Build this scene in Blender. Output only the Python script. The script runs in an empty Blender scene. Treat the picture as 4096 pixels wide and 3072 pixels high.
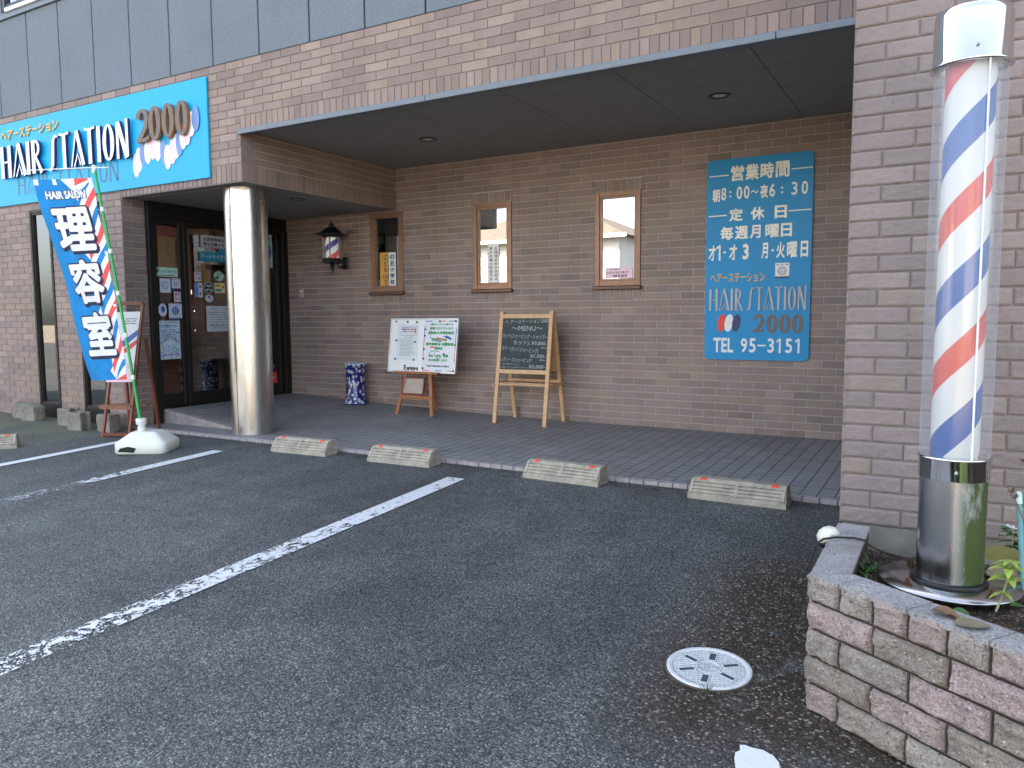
import bpy, math, random
from math import sin, cos, pi, radians
from mathutils import Vector, Matrix, noise
random.seed(7)
sc = bpy.context.scene
# ---------------------------------------------------------------- camera
H_CAM = 1.15
F_PX, PITCH, ROLL, YAW = 3069.9, .08811675, -.00605072, .52078059
cyw, syw = cos(YAW), sin(YAW)
fwd = Vector((-syw*cos(PITCH), cyw*cos(PITCH), -sin(PITCH)))
rgt = Vector((cyw, syw, 0)); upv = rgt.cross(fwd)
r_ = rgt*cos(ROLL)+upv*sin(ROLL); u_ = -rgt*sin(ROLL)+upv*cos(ROLL)
cam = bpy.data.cameras.new('camera'); camo = bpy.data.objects.new('camera', cam)
sc.collection.objects.link(camo); sc.camera = camo
cam.sensor_fit = 'HORIZONTAL'; cam.sensor_width = 36; cam.lens = F_PX/4096*36
cam.clip_start = .05; cam.clip_end = 800
m = Matrix.Identity(4)
for i in range(3):
    m[i][0], m[i][1], m[i][2] = r_[i], u_[i], -fwd[i]
m[2][3] = H_CAM
camo.matrix_world = m
# ---------------------------------------------------------------- sky, sun, exposure
SUN_EL, SUN_AZ = radians(41), radians(-14)      # sun behind the shop: the forecourt is in its shade
w = bpy.data.worlds.new('World'); sc.world = w; w.use_nodes = True
wn = w.node_tree.nodes; bg = wn['Background']
sky = wn.new('ShaderNodeTexSky'); sky.sky_type = 'NISHITA'; sky.sun_disc = False
sky.sun_elevation = SUN_EL; sky.sun_rotation = SUN_AZ
sky.air_density = 1.0; sky.dust_density = 3.0; sky.ozone_density = .4
hs = wn.new('ShaderNodeHueSaturation'); hs.inputs['Saturation'].default_value = .64
w.node_tree.links.new(sky.outputs[0], hs.inputs['Color']); w.node_tree.links.new(hs.outputs[0], bg.inputs[0]); bg.inputs[1].default_value = .13
sl = bpy.data.lights.new('sun', 'SUN'); sl.energy = 5.0; sl.angle = radians(.5); sl.color = (1, .86, .66)
so = bpy.data.objects.new('sun', sl); sc.collection.objects.link(so)
d = Vector((-sin(SUN_AZ)*cos(SUN_EL), -cos(SUN_AZ)*cos(SUN_EL), -sin(SUN_EL)))
so.rotation_euler = d.to_track_quat('-Z', 'Y').to_euler(); so.location = (0, 12, 14)
vs = sc.view_settings; vs.view_transform = 'Standard'; vs.look = 'None'; vs.exposure = 2.68; vs.gamma = 1
sc.cycles.max_bounces = 8; sc.cycles.transparent_max_bounces = 12
sc.cycles.caustics_reflective = False; sc.cycles.caustics_refractive = False
sc.cycles.sample_clamp_indirect = 6

# ---------------------------------------------------------------- node helpers
def lin(c):
    return tuple((x/12.92 if x <= .04045 else ((x+.055)/1.055)**2.4) for x in c)
class NT:
    def __init__(s, name):
        s.m = bpy.data.materials.new(name); s.m.use_nodes = True
        s.t = s.m.node_tree; s.n = s.t.nodes; s.b = s.n['Principled BSDF']; s.out = s.n['Material Output']
        s._co = None
    def node(s, t, **k):
        x = s.n.new(t)
        for a, b in k.items(): setattr(x, a, b)
        return x
    def put(s, a, b):
        if isinstance(a, bpy.types.NodeSocket): s.t.links.new(a, b)
        elif isinstance(a, tuple) and len(a) == 3 and b.type == 'RGBA': b.default_value = (*a, 1)
        else: b.default_value = a
    def co(s):
        if s._co is None: s._co = s.node('ShaderNodeTexCoord').outputs['Object']
        return s._co
    def xyz(s, v=None):
        x = s.node('ShaderNodeSeparateXYZ'); s.put(v or s.co(), x.inputs[0]); return x.outputs
    def comb(s, x, y, z):
        c = s.node('ShaderNodeCombineXYZ')
        for i, v in enumerate((x, y, z)): s.put(v, c.inputs[i])
        return c.outputs[0]
    def math(s, op, a, b=0.0, c=None, clamp=False):
        x = s.node('ShaderNodeMath', operation=op, use_clamp=clamp); s.put(a, x.inputs[0]); s.put(b, x.inputs[1])
        if c is not None: s.put(c, x.inputs[2])
        return x.outputs[0]
    def noise(s, scale, detail=3, rough=.5, v=None, col=False, dist=0):
        x = s.node('ShaderNodeTexNoise'); x.inputs['Scale'].default_value = scale; x.inputs['Detail'].default_value = detail
        x.inputs['Roughness'].default_value = rough; x.inputs['Distortion'].default_value = dist
        s.put(v or s.co(), x.inputs['Vector']); return x.outputs[1 if col else 0]
    def voro(s, scale, out='Distance', v=None, feature='F1', rnd=1):
        x = s.node('ShaderNodeTexVoronoi', feature=feature); x.inputs['Scale'].default_value = scale
        x.inputs['Randomness'].default_value = rnd
        s.put(v or s.co(), x.inputs['Vector']); return x.outputs[out]
    def ramp(s, f, stops, const=False):
        x = s.node('ShaderNodeValToRGB'); e = x.color_ramp.elements
        if const: x.color_ramp.interpolation = 'CONSTANT'
        while len(e) < len(stops): e.new(.5)
        for i, (p, c) in enumerate(stops):
            e[i].position = p; e[i].color = (*c, 1) if isinstance(c, tuple) else (c, c, c, 1)
        s.put(f, x.inputs[0]); return x.outputs[0]
    def rmap(s, f, a, b, c, d):
        x = s.node('ShaderNodeMapRange'); s.put(f, x.inputs[0])
        for i, v in enumerate((a, b, c, d)): x.inputs[i+1].default_value = v
        return x.outputs[0]
    def mix(s, f, a, b, mode='MIX'):
        x = s.node('ShaderNodeMix', data_type='RGBA', blend_type=mode)
        s.put(f, x.inputs[0]); s.put(a, x.inputs[6]); s.put(b, x.inputs[7]); return x.outputs[2]
    def attr(s, n):
        return s.node('ShaderNodeAttribute', attribute_name=n).outputs['Fac']
    def bump(s, h, st=.3, dist=.01):
        x = s.node('ShaderNodeBump'); x.inputs['Strength'].default_value = st; x.inputs['Distance'].default_value = dist
        s.put(h, x.inputs['Height']); s.t.links.new(x.outputs[0], s.b.inputs['Normal']); return x.outputs[0]
    def set(s, **k):
        for a, b in k.items(): s.put(b, s.b.inputs[{'col': 'Base Color', 'rough': 'Roughness', 'metal': 'Metallic', 'alpha': 'Alpha', 'spec': 'Specular IOR Level', 'coat': 'Coat Weight', 'sub': 'Subsurface Weight'}[a]])
        return s.m
_mc = {}
def plain(name, c, rough=.6, metal=0, var=.12, scale=12, bump=0, bscale=60, spec=.5, coat=0):
    """plain coloured surface with slight mottling; c in linear values"""
    if name in _mc: return _mc[name]
    s = NT(name); n = s.noise(scale, 4, .6)
    f = s.rmap(n, .3, .7, 1-var, 1+var)
    v = s.node('ShaderNodeVectorMath', operation='SCALE'); v.inputs[0].default_value = c; s.put(f, v.inputs['Scale'])
    s.set(col=v.outputs[0], rough=s.rmap(s.noise(scale*2.3, 3), .3, .7, max(.02, rough-.06), rough+.06), metal=metal, spec=spec, coat=coat)
    if bump: s.bump(s.noise(bscale, 4, .6), bump, .004)
    _mc[name] = s.m; return s.m

# ---------------------------------------------------------------- mesh helpers
OB = {}
def origin_of(o):
    return OB.get(o.name, Vector((0, 0, 0)))
def thing(name, label, cat, loc=(0, 0, 0), group=None):
    o = bpy.data.objects.new(name, None); sc.collection.objects.link(o); o.location = loc
    o.empty_display_size = .1
    OB[o.name] = Vector(loc); tagp(o, label, cat, group); return o
def tagp(o, label=None, cat=None, group=None, kind=None):
    if label: o['label'] = label
    if cat: o['category'] = cat
    if group: o['group'] = group
    if kind: o['kind'] = kind
    return o
class MB:
    def __init__(s): s.v = []; s.f = []; s.m = []; s.t = []; s.sm = []
    def add(s, vs, fs, mat=0, tone=0.0, smooth=False):
        o = len(s.v); s.v += [tuple(x) for x in vs]
        for f in fs: s.f.append([i+o for i in f]); s.m.append(mat); s.t.append(tone); s.sm.append(smooth)
        return s
    def box(s, x0, x1, y0, y1, z0, z1, mat=0, tone=0.0, bev=0.0):
        if bev > 0: return s.bbox(Matrix.Translation(((x0+x1)/2, (y0+y1)/2, (z0+z1)/2)), (x1-x0)/2, (y1-y0)/2, (z1-z0)/2, bev, mat, tone)
        v = [(x, y, z) for x in (x0, x1) for y in (y0, y1) for z in (z0, z1)]
        return s.add(v, [(0, 1, 3, 2), (4, 6, 7, 5), (0, 4, 5, 1), (2, 3, 7, 6), (0, 2, 6, 4), (1, 5, 7, 3)], mat, tone)
    def bbox(s, M, hx, hy, hz, b, mat=0, tone=0.0):
        """bevelled box in frame M"""
        b = min(b, hx*.9, hy*.9, hz*.9)
        vs, idx = [], {}
        for sx in (-1, 1):
            for sy in (-1, 1):
                for sz in (-1, 1):
                    for a in range(3):
                        p = [sx*(hx-b), sy*(hy-b), sz*(hz-b)]; p[a] = (sx*hx, sy*hy, sz*hz)[a]
                        idx[(sx, sy, sz, a)] = len(vs); vs.append(M @ Vector(p))
        fs = []
        for a in range(3):
            o1, o2 = [i for i in range(3) if i != a]
            for sg in (-1, 1):
                q = []
                for c1, c2 in ((-1, -1), (1, -1), (1, 1), (-1, 1)):
                    k = [0, 0, 0]; k[a] = sg; k[o1] = c1; k[o2] = c2; q.append(idx[(*k, a)])
                if (sg > 0) == (a == 1): q.reverse()
                fs.append(q)
        for a in range(3):
            o1, o2 = [i for i in range(3) if i != a]
            for c1 in (-1, 1):
                for c2 in (-1, 1):
                    q = []
                    for sg, aa in ((-1, o1), (1, o1), (1, o2), (-1, o2)):
                        k = [0, 0, 0]; k[a] = sg; k[o1] = c1; k[o2] = c2; q.append(idx[(*k, aa)])
                    fs.append(q)
        for sx in (-1, 1):
            for sy in (-1, 1):
                for sz in (-1, 1): fs.append([idx[(sx, sy, sz, a)] for a in range(3)])
        return s.add(vs, fs, mat, tone)
    def beam(s, a, b, w, d, up=(0, 0, 1), bev=.002, mat=0, tone=0.0):
        """bar from a to b; w across, d along 'up'"""
        a, b = Vector(a), Vector(b); z = (b-a); L = z.length; z.normalize()
        x = Vector(up).cross(z)
        if x.length < 1e-4: x = Vector((1, 0, 0))
        x.normalize(); y = z.cross(x)
        M = Matrix((x, y, z)).transposed().to_4x4(); M.translation = (a+b)/2
        return s.bbox(M, w/2, d/2, L/2, bev, mat, tone)
    def lathe(s, prof, c=(0, 0, 0), n=32, mat=0, M=None, smooth=True, cap=True):
        vs = []; M = M or Matrix.Translation(c)
        for r, z in prof:
            for k in range(n): a = 2*pi*k/n; vs.append(M @ Vector((r*cos(a), r*sin(a), z)))
        fs = []
        for i in range(len(prof)-1):
            for k in range(n):
                a = i*n+k; b = i*n+(k+1) % n; fs.append((a, b, b+n, a+n))
        s.add(vs, fs, mat, 0, smooth)
        if cap:
            s.add(vs[:n], [tuple(reversed(range(n)))], mat); s.add(vs[-n:], [tuple(range(n))], mat)
        return s
    def tube(s, pts, rad, n=8, mat=0, closed=False):
        pts = [Vector(p) for p in pts]; vs = []; fs = []
        if not isinstance(rad, (list, tuple)): rad = [rad]*len(pts)
        ref = Vector((0, 0, 1))
        for i, p in enumerate(pts):
            t = (pts[min(i+1, len(pts)-1)]-pts[max(i-1, 0)]).normalized()
            x = t.cross(ref)
            if x.length < .05: x = t.cross(Vector((1, 0, 0)))
            x.normalize(); y = t.cross(x)
            for k in range(n): a = 2*pi*k/n; vs.append(p+rad[i]*(x*cos(a)+y*sin(a)))
        for i in range(len(pts)-1):
            for k in range(n): a = i*n+k; b = i*n+(k+1) % n; fs.append((a, b, b+n, a+n))
        fs.append(tuple(range(n))); fs.append(tuple(range(len(vs)-n, len(vs))))
        return s.add(vs, fs, mat, 0, True)
    def prism(s, poly, fr, z0, z1, mat=0, tone=0.0, side=None):
        """2-D polygon extruded in frame fr between heights z0,z1"""
        n = len(poly)
        A = sum(poly[i][0]*poly[(i+1) % n][1]-poly[(i+1) % n][0]*poly[i][1] for i in range(n))
        if A < 0: poly = poly[::-1]
        v = [fr @ Vector((x, y, z0)) for x, y in poly]+[fr @ Vector((x, y, z1)) for x, y in poly]
        s.add(v, [tuple(range(n, 2*n)), tuple(reversed(range(n)))], mat, tone)
        s.add(v, [(i, (i+1) % n, (i+1) % n+n, i+n) for i in range(n)], mat if side is None else side, tone)
        return s
    def ribbon(s, pts, fr, z0, z1, mat=0, side=None, closed=False):
        """pts: (x, y, halfwidth) centre line; extruded strip"""
        n = len(pts); L, R = [], []
        for i, (x, y, hw) in enumerate(pts):
            if closed: a, b = pts[i-1], pts[(i+1) % n]
            else: a, b = pts[max(i-1, 0)], pts[min(i+1, n-1)]
            t = Vector((b[0]-a[0], b[1]-a[1]))
            t = t.normalized() if t.length > 0 else Vector((0, 1))
            L.append((x-t.y*hw, y+t.x*hw)); R.append((x+t.y*hw, y-t.x*hw))
        v = [fr @ Vector((*p, z)) for z in (z1, z0) for p in L+R]
        N = 2*n; fs = []; sd = []
        for i in range(n if closed else n-1):
            j = (i+1) % n; fs.append((n+i, n+j, j, i))
            fs.append((N+i, N+j, N+n+j, N+n+i)); sd += [(i, j, N+j, N+i), (N+n+i, N+n+j, n+j, n+i)]
        if not closed: sd += [(0, N, N+n, n), (n-1, 2*n-1, N+2*n-1, N+n-1)]
        s.add(v, fs, mat); s.add(v, sd, mat if side is None else side)
        return s
    def rect(s, fr, x0, x1, y0, y1, z, mat=0, th=0):
        if th: return s.prism([(x0, y0), (x1, y0), (x1, y1), (x0, y1)], fr, z, z+th, mat)
        return s.add([fr @ Vector(p) for p in ((x0, y0, z), (x1, y0, z), (x1, y1, z), (x0, y1, z))], [(0, 1, 2, 3)], mat)
    def text(s, t, fr, x0, x1, y0, y1, z=.001, mat=0, bold=0.0, ext=0.0, shear=0.0, keep=False, side=None):
        vs, fs = text_geo(t, bold, ext, shear)
        if not vs: return s
        a0, a1 = min(v[0] for v in vs), max(v[0] for v in vs); b0, b1 = min(v[1] for v in vs), max(v[1] for v in vs)
        sx = (x1-x0)/max(1e-6, a1-a0); sy = (y1-y0)/max(1e-6, b1-b0)
        if keep: sx = sy = min(sx, sy)
        w0 = min(v[2] for v in vs)
        s.add([fr @ Vector((x0+(v[0]-a0)*sx, y0+(v[1]-b0)*sy, z+(v[2]-w0))) for v in vs], fs, mat)
        return s
    def build(s, name, mats, parent=None, kind=None, loc=None, autosmooth=True):
        if not isinstance(mats, (list, tuple)): mats = [mats]
        org = origin_of(parent) if parent else Vector(loc or (0, 0, 0))
        me = bpy.data.meshes.new(name)
        me.from_pydata([(x-org.x, y-org.y, z-org.z) for x, y, z in s.v], [], s.f)
        for mt in mats: me.materials.append(mt)
        me.polygons.foreach_set('material_index', s.m)
        me.polygons.foreach_set('use_smooth', s.sm)
        at = me.attributes.new('tone', 'FLOAT', 'FACE'); at.data.foreach_set('value', s.t)
        me.validate(); me.update()
        o = bpy.data.objects.new(name, me); sc.collection.objects.link(o)
        if parent: o.parent = parent
        else: o.location = org
        OB[o.name] = org
        if kind: o['kind'] = kind
        return o
_tc = {}
def text_geo(t, bold, ext, shear):
    k = (t, bold, ext, shear)
    if k not in _tc:
        cu = bpy.data.curves.new('t', 'FONT'); cu.body = t; cu.size = 1
        cu.extrude = ext/2; cu.shear = shear
        cu.resolution_u = 3; cu.align_x = 'LEFT'
        o = bpy.data.objects.new('t', cu); me = bpy.data.meshes.new_from_object(o)
        V, F = [tuple(v.co) for v in me.vertices], [tuple(p.vertices) for p in me.polygons]
        sh = [(0, 0)]+([(bold*cos(a), bold*sin(a)) for a in [2*pi*i/(8 if bold > .03 else 4)+.4 for i in range(8 if bold > .03 else 4)]] if bold > 0 else [])
        _tc[k] = ([(x+dx, y+dy, z+.00004*i) for i, (dx, dy) in enumerate(sh) for x, y, z in V], [tuple(j+i*len(V) for j in f) for i in range(len(sh)) for f in F])
        bpy.data.objects.remove(o); bpy.data.curves.remove(cu); bpy.data.meshes.remove(me)
    return _tc[k]
def frame(o, x, y):
    x, y = Vector(x).normalized(), Vector(y).normalized(); z = x.cross(y)
    M = Matrix((x, y, z)).transposed().to_4x4(); M.translation = Vector(o); return M
def wall_frame(Y): return frame((0, Y, 0), (1, 0, 0), (0, 0, 1))       # looking at a wall that faces -Y: x right, y up
def side_frame(X): return frame((X, 0, 0), (0, 1, 0), (0, 0, 1))       # wall that faces +X: x = world Y
def dup(root, loc, rotz=0, label=None):
    r = root.copy(); sc.collection.objects.link(r); r.location = loc; r.rotation_euler = (0, 0, rotz)
    if label: r['label'] = label
    for ch in list(root.children):
        c = ch.copy(); sc.collection.objects.link(c); c.parent = r
        for g in list(ch.children):
            e = g.copy(); sc.collection.objects.link(e); e.parent = c
    return r
def solid(name, mb, mats, label, cat, group=None, loc=(0, 0, 0)):
    return tagp(mb.build(name, mats, loc=loc), label, cat, group)

def cut(rects, hole):
    out = []
    hx0, hx1, hy0, hy1 = hole
    for (a, b, c, e) in rects:
        if b <= hx0 or a >= hx1 or e <= hy0 or c >= hy1: out.append((a, b, c, e)); continue
        if a < hx0: out.append((a, hx0, c, e)); a = hx0
        if b > hx1: out.append((hx1, b, c, e)); b = hx1
        if c < hy0: out.append((a, b, c, hy0)); c = hy0
        if e > hy1: out.append((a, b, hy1, e)); e = hy1
    return out
def tiles(mb, fr, regions, holes=(), th=.006, joint=.008, backing=True, bev=.0015, seedv=1, rough=0):
    """clay facing tiles: regions (x0,x1,y0,y1,pitch_x,pitch_y,offset,anchor_x,anchor_y)"""
    rnd = random.Random(seedv)
    for (x0, x1, y0, y1, px, py, off, ax, ay) in regions:
        if backing:
            q = [(x0, x1, y0, y1)]
            for h in holes: q = cut(q, h)
            for (a, b, c, e) in q: mb.add([fr @ Vector(p) for p in ((a, c, -th), (b, c, -th), (b, e, -th), (a, e, -th))], [(0, 1, 2, 3)], 1)
        r = math.floor((y0-ay)/py)
        while ay+r*py < y1-.004:
            k = math.floor((x0-ax)/px)-1
            while ax+(k+(off if r % 2 else 0))*px < x1:
                tx = ax+(k+(off if r % 2 else 0))*px; ty = ay+r*py
                a, b = max(tx+joint/2, x0), min(tx+px-joint/2, x1); c, e = max(ty+joint/2, y0), min(ty+py-joint/2, y1)
                k += 1
                if b-a < .006 or e-c < .006: continue
                q = [(a, b, c, e)]
                for h in holes: q = cut(q, h)
                tone = rnd.random()
                for (a, b, c, e) in q:
                    if b-a < .006 or e-c < .006: continue
                    dz = rnd.uniform(-.0006, .0006)
                    if rough and b-a > .03:
                        nx = max(2, int((b-a)/.007)); ny = max(2, int((e-c)/.007)); vs = []
                        for j in range(ny+1):
                            for i in range(nx+1):
                                edge = i in (0, nx) or j in (0, ny)
                                xx, yy = a+(b-a)*i/nx, c+(e-c)*j/ny
                                n = noise.noise(Vector((xx*38, yy*38, tone*9)))*rough+noise.noise(Vector((xx*110, yy*110, tone*9)))*rough*.5
                                vs.append(fr @ Vector((xx, yy, (-.0035 if edge else n*.6) )))
                        mb.add(vs, [(j*(nx+1)+i, j*(nx+1)+i+1, (j+1)*(nx+1)+i+1, (j+1)*(nx+1)+i) for j in range(ny) for i in range(nx)], 0, tone, False)
                        vs = [fr @ Vector((xx, yy, zz)) for zz in (-th-.001, -.0035) for xx, yy in ((a, c), (b, c), (b, e), (a, e))]
                        mb.add(vs, [(i, (i+1) % 4, (i+1) % 4+4, i+4) for i in range(4)], 0, tone)
                    else:
                        vs = [fr @ Vector((xx, yy, zz)) for i_, zz in ((0, -th), (bev, dz)) for xx, yy in ((a+i_, c+i_), (b-i_, c+i_), (b-i_, e-i_), (a+i_, e-i_))]
                        mb.add(vs, [(4, 5, 6, 7)]+[(i, (i+1) % 4, (i+1) % 4+4, i+4) for i in range(4)], 0, tone)
            r += 1
    return mb
# ---------------------------------------------------------------- materials
def tile_mat(name, c, vary=.16, bs=.25):
    s = NT(name); t = s.attr('tone')
    base = s.ramp(t, [(0, tuple(x*(1-vary) for x in c)), (.35, c), (.6, (c[0]*1.02, c[1]*.97, c[2]*1.0)), (.8, (c[0]*1.05, c[1]*1.03, c[2]*.93)), (1, tuple(x*(1+vary) for x in c))])
    n = s.noise(300 if bs < .5 else 130, 3, .7); X_, Y_, Z_ = s.xyz(); n2 = s.math('MULTIPLY_ADD', s.noise(2.0, 5, .65, s.comb(s.math('MULTIPLY', X_, 2.2), s.math('MULTIPLY', Y_, 2.2), s.math('MULTIPLY', Z_, .35))), .6, s.math('MULTIPLY', s.noise(1.3, 4), .4))
    f = s.math('MULTIPLY', s.rmap(n, .2, .8, .86, 1.14), s.rmap(n2, .36, .64, .84, 1.12))
    v = s.node('ShaderNodeVectorMath', operation='SCALE'); s.put(base, v.inputs[0]); s.put(f, v.inputs['Scale'])
    s.set(col=v.outputs[0], rough=.62, spec=.4); s.bump(n, bs, .002); return s.m
M_TILE = tile_mat('facing_tile', (.265, .202, .177), .2)
M_ROUGH = tile_mat('split_facing_tile', (.25, .21, .20), .13, .9)
M_MORTAR = plain('mortar', (.44, .40, .385), .85, var=.12, scale=30)
M_MORTAR_D = plain('dark_mortar', (.24, .21, .205), .85, var=.15, scale=30)
M_ALU = plain('grey_aluminium', (.15, .175, .20), .45, .3, var=.06)
M_SOFFIT = plain('soffit_board', (.26, .255, .24), .8, var=.08, scale=7, bump=.1, bscale=150)
M_DARK = plain('dark_gap', (.012, .012, .013), .8)
M_BRONZE = plain('bronze_frame', (.23, .13, .085), .38, .45, var=.08)
M_DBRONZE = plain('dark_bronze_frame', (.010, .008, .007), .5, .1, var=.1)
M_BLACK = plain('black_paint', (.012, .012, .013), .35, .2)
M_CONC = plain('old_concrete', (.23, .215, .18), .9, var=.28, scale=9, bump=.5, bscale=90)
M_CONC2 = plain('wheel_stop_concrete', (.36, .335, .27), .88, var=.25, scale=14, bump=.45, bscale=120)
M_WHITEP = plain('white_plastic', (.74, .76, .68), .4, var=.05, scale=8)
M_WHITE = plain('white_card', (.78, .79, .80), .5, var=.03)
M_PAPER = plain('paper', (.70, .73, .76), .6, var=.03)
def siding_mat():
    s = NT('siding'); n = s.noise(95, 3, .7); n2 = s.noise(1.3, 4, .6)
    f = s.math('MULTIPLY', s.rmap(n, .25, .75, .75, 1.2), s.rmap(n2, .3, .7, .93, 1.07))
    v = s.node('ShaderNodeVectorMath', operation='SCALE'); v.inputs[0].default_value = (.15, .18, .21); s.put(f, v.inputs['Scale'])
    s.set(col=v.outputs[0], rough=.75); s.bump(n, .4, .004); return s.m
M_SIDING = siding_mat()
def steel(name, c=(.62, .60, .57), rough=.2, vstreak=True, wob=.12, dirt=0):
    s = NT(name); x, y, z = s.xyz()
    v = s.comb(s.math('MULTIPLY', x, 1), s.math('MULTIPLY', y, 1), s.math('MULTIPLY', z, .12))
    n = s.noise(14, 2, .5, v); n2 = s.noise(4, 2, .5)
    col = tuple(c)
    if dirt:
        ang = s.math('ADD', s.math('MULTIPLY', x, 8), 0)
        g = s.noise(9, 5, .7, s.comb(x, y, s.math('MULTIPLY', z, .35)))
        g = s.math('MULTIPLY', s.rmap(g, .34, .52, 0, 1), s.rmap(x, .0, .045, 0, 1)); g = s.math('MULTIPLY', g, dirt, clamp=True)
        colo = s.mix(g, col, (.045, .07, .012)); s.set(metal=s.math('SUBTRACT', 1, g))
        s.set(col=colo, rough=s.math('ADD', s.rmap(n, .3, .7, rough*.7, rough*1.4), s.math('MULTIPLY', g, .5)))
    else: s.set(col=col, metal=1, rough=s.rmap(n, .3, .7, rough*.85, rough*1.2))
    s.bump(s.noise(7, 2, .5, s.comb(x, y, s.math('MULTIPLY', z, .5))), wob, .02); return s.m
M_STEEL = steel('brushed_steel', (.60, .58, .55), rough=.28, wob=.12)
M_CHROME = steel('polished_steel', (.72, .72, .72), .09, wob=.05)
M_STEELD = steel('grimy_steel', (.46, .47, .49), .20, wob=.06, dirt=1.0)
def glass_mat(name, tint=(.5, .5, .5), refl=.35, rough=.0):
    s = NT(name); s.n.remove(s.b)
    g = s.node('ShaderNodeBsdfGlossy'); g.inputs['Roughness'].default_value = rough; g.inputs['Color'].default_value = (.95, .97, 1, 1)
    t = s.node('ShaderNodeBsdfTransparent'); t.inputs['Color'].default_value = (*tint, 1)
    fr = s.node('ShaderNodeFresnel'); fr.inputs['IOR'].default_value = 1.5
    mx = s.node('ShaderNodeMixShader'); s.put(s.math('ADD', s.math('MULTIPLY', fr.outputs[0], 1.4), refl, clamp=True), mx.inputs[0])
    s.t.links.new(t.outputs[0], mx.inputs[1]); s.t.links.new(g.outputs[0], mx.inputs[2]); s.t.links.new(mx.outputs[0], s.out.inputs[0])
    return s.m
M_GLASS = glass_mat('window_glass', (.45, .45, .42), .42)
M_DGLASS = glass_mat('door_glass', (.86, .84, .8), .02)
def tube_mat():
    s = NT('clear_tube'); s.n.remove(s.b)
    t = s.node('ShaderNodeBsdfTransparent'); t.inputs['Color'].default_value = (.93, .94, .95, 1)
    d_ = s.node('ShaderNodeBsdfDiffuse'); d_.inputs['Color'].default_value = (.62, .64, .68, 1)
    g = s.node('ShaderNodeBsdfGlossy'); g.inputs['Roughness'].default_value = .12
    lw = s.node('ShaderNodeLayerWeight'); lw.inputs['Blend'].default_value = .25
    m1 = s.node('ShaderNodeMixShader'); s.put(s.rmap(lw.outputs['Facing'], 0, 1, .10, .50), m1.inputs[0]); s.t.links.new(t.outputs[0], m1.inputs[1]); s.t.links.new(d_.outputs[0], m1.inputs[2])
    m2 = s.node('ShaderNodeMixShader'); m2.inputs[0].default_value = .05; s.t.links.new(m1.outputs[0], m2.inputs[1]); s.t.links.new(g.outputs[0], m2.inputs[2]); s.t.links.new(m2.outputs[0], s.out.inputs[0])
    return s.m
M_CLEAR = tube_mat()

# ---------------------------------------------------------------- the shop building
YF, YB, XD, XB, XR, YR = 5.0, 7.255, -7.52, -5.71, -.392, 3.5
FW, BW = wall_frame(YF), wall_frame(YB)
Z_SOF, Z_ENT = 2.865, 2.40
shop = thing('barber_shop', 'two-storey barber shop faced in brown-grey tile with recessed porch', 'building', (-4, 5, 0))
PXT, PYT = .235, .07
# upper tiled band and fascia over the porch
mb = MB()
LW = [(-9.22, -8.80, -.1, 2.385), (-8.34, -7.90, -.1, 2.385)]
tiles(mb, FW, [(-14, XB, 2.565, 2.98, PXT, .0692, .5, 0, 2.565), (-14, XR, 2.98, 3.475, PXT, .0707, .5, 0, 2.98),
               (XD, XB, Z_ENT, 2.565, .0685, .165, 0, XB, Z_ENT), (XB, XR, 2.86, 2.98, .0685, .12, 0, XB, 2.86),
               (-14, XD, -.25, 2.565, PXT, PYT, .5, 0, 0.0)], LW, seedv=2)
mb.box(-14, XB, YF+.02, YF+.15, 2.405, 3.47, 1); mb.box(XB, XR, YF+.02, YF+.15, 2.868, 3.47, 1)
mb.box(-14, -9.24, YF+.02, YF+.15, -.3, 2.405, 1); mb.box(-8.78, -8.36, YF+.02, YF+.15, -.3, 2.405, 1); mb.box(-7.88, XD-.01, YF+.02, YF+.15, -.3, 2.405, 1)
mb.box(XD, XB-.01, YF+.007, YF+.019, 2.396, 2.41, 1)
mb.build('front_wall', [M_TILE, M_MORTAR_D], shop)
# beam side over the entrance, entrance side wall
mb = MB(); SB = side_frame(XB)
tiles(mb, SB, [(YF, YB, 2.565, Z_SOF, PXT, .0692, .5, YF, 2.565), (YF, YB, Z_ENT, 2.565, .0685, .165, 0, YF, Z_ENT)], seedv=3)
mb.box(XB-.15, XB-.01, YF+.152, YB, 2.402, Z_SOF, 1)
mb.build('porch_beam', [M_TILE, M_MORTAR], shop)
mb = MB(); SD = side_frame(XD)
tiles(mb, SD, [(YF, 5.27, -.2, 2.565, PXT, PYT, .5, YF, 0)], seedv=4)
mb.box(XD-.14, XD-.01, YF+.152, 5.27, -.2, 2.40, 1)
mb.build('entrance_side_wall', [M_TILE, M_MORTAR], shop)
# back wall of the porch
mb = MB()
WINS = [(-6.106, -5.62), (-4.642, -4.152), (-3.178, -2.693)]
holes = [(a, b, 1.445, 2.385) for a, b in WINS]
sold = []
for a, b in WINS: sold += [(a-.012, b+.012, 2.385, 2.495), (a-.012, b+.012, 1.325, 1.445)]
tiles(mb, BW, [(XD, XR, -.1, 2.90, PXT, .0705, .5, .06, .035)], holes+sold, seedv=5)
tiles(mb, BW, [(a, b, c, e, .0685, e-c, 0, a, c) for a, b, c, e in sold], holes, seedv=6)
q = [(XD, XR, -.1, 2.9)]
for h in holes: q = cut(q, h)
for a, b, c, e in q: mb.box(a, b, YB+.0065, YB+.16, c, e, 1)
mb.build('porch_back_wall', [M_TILE, M_MORTAR], shop)
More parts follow.
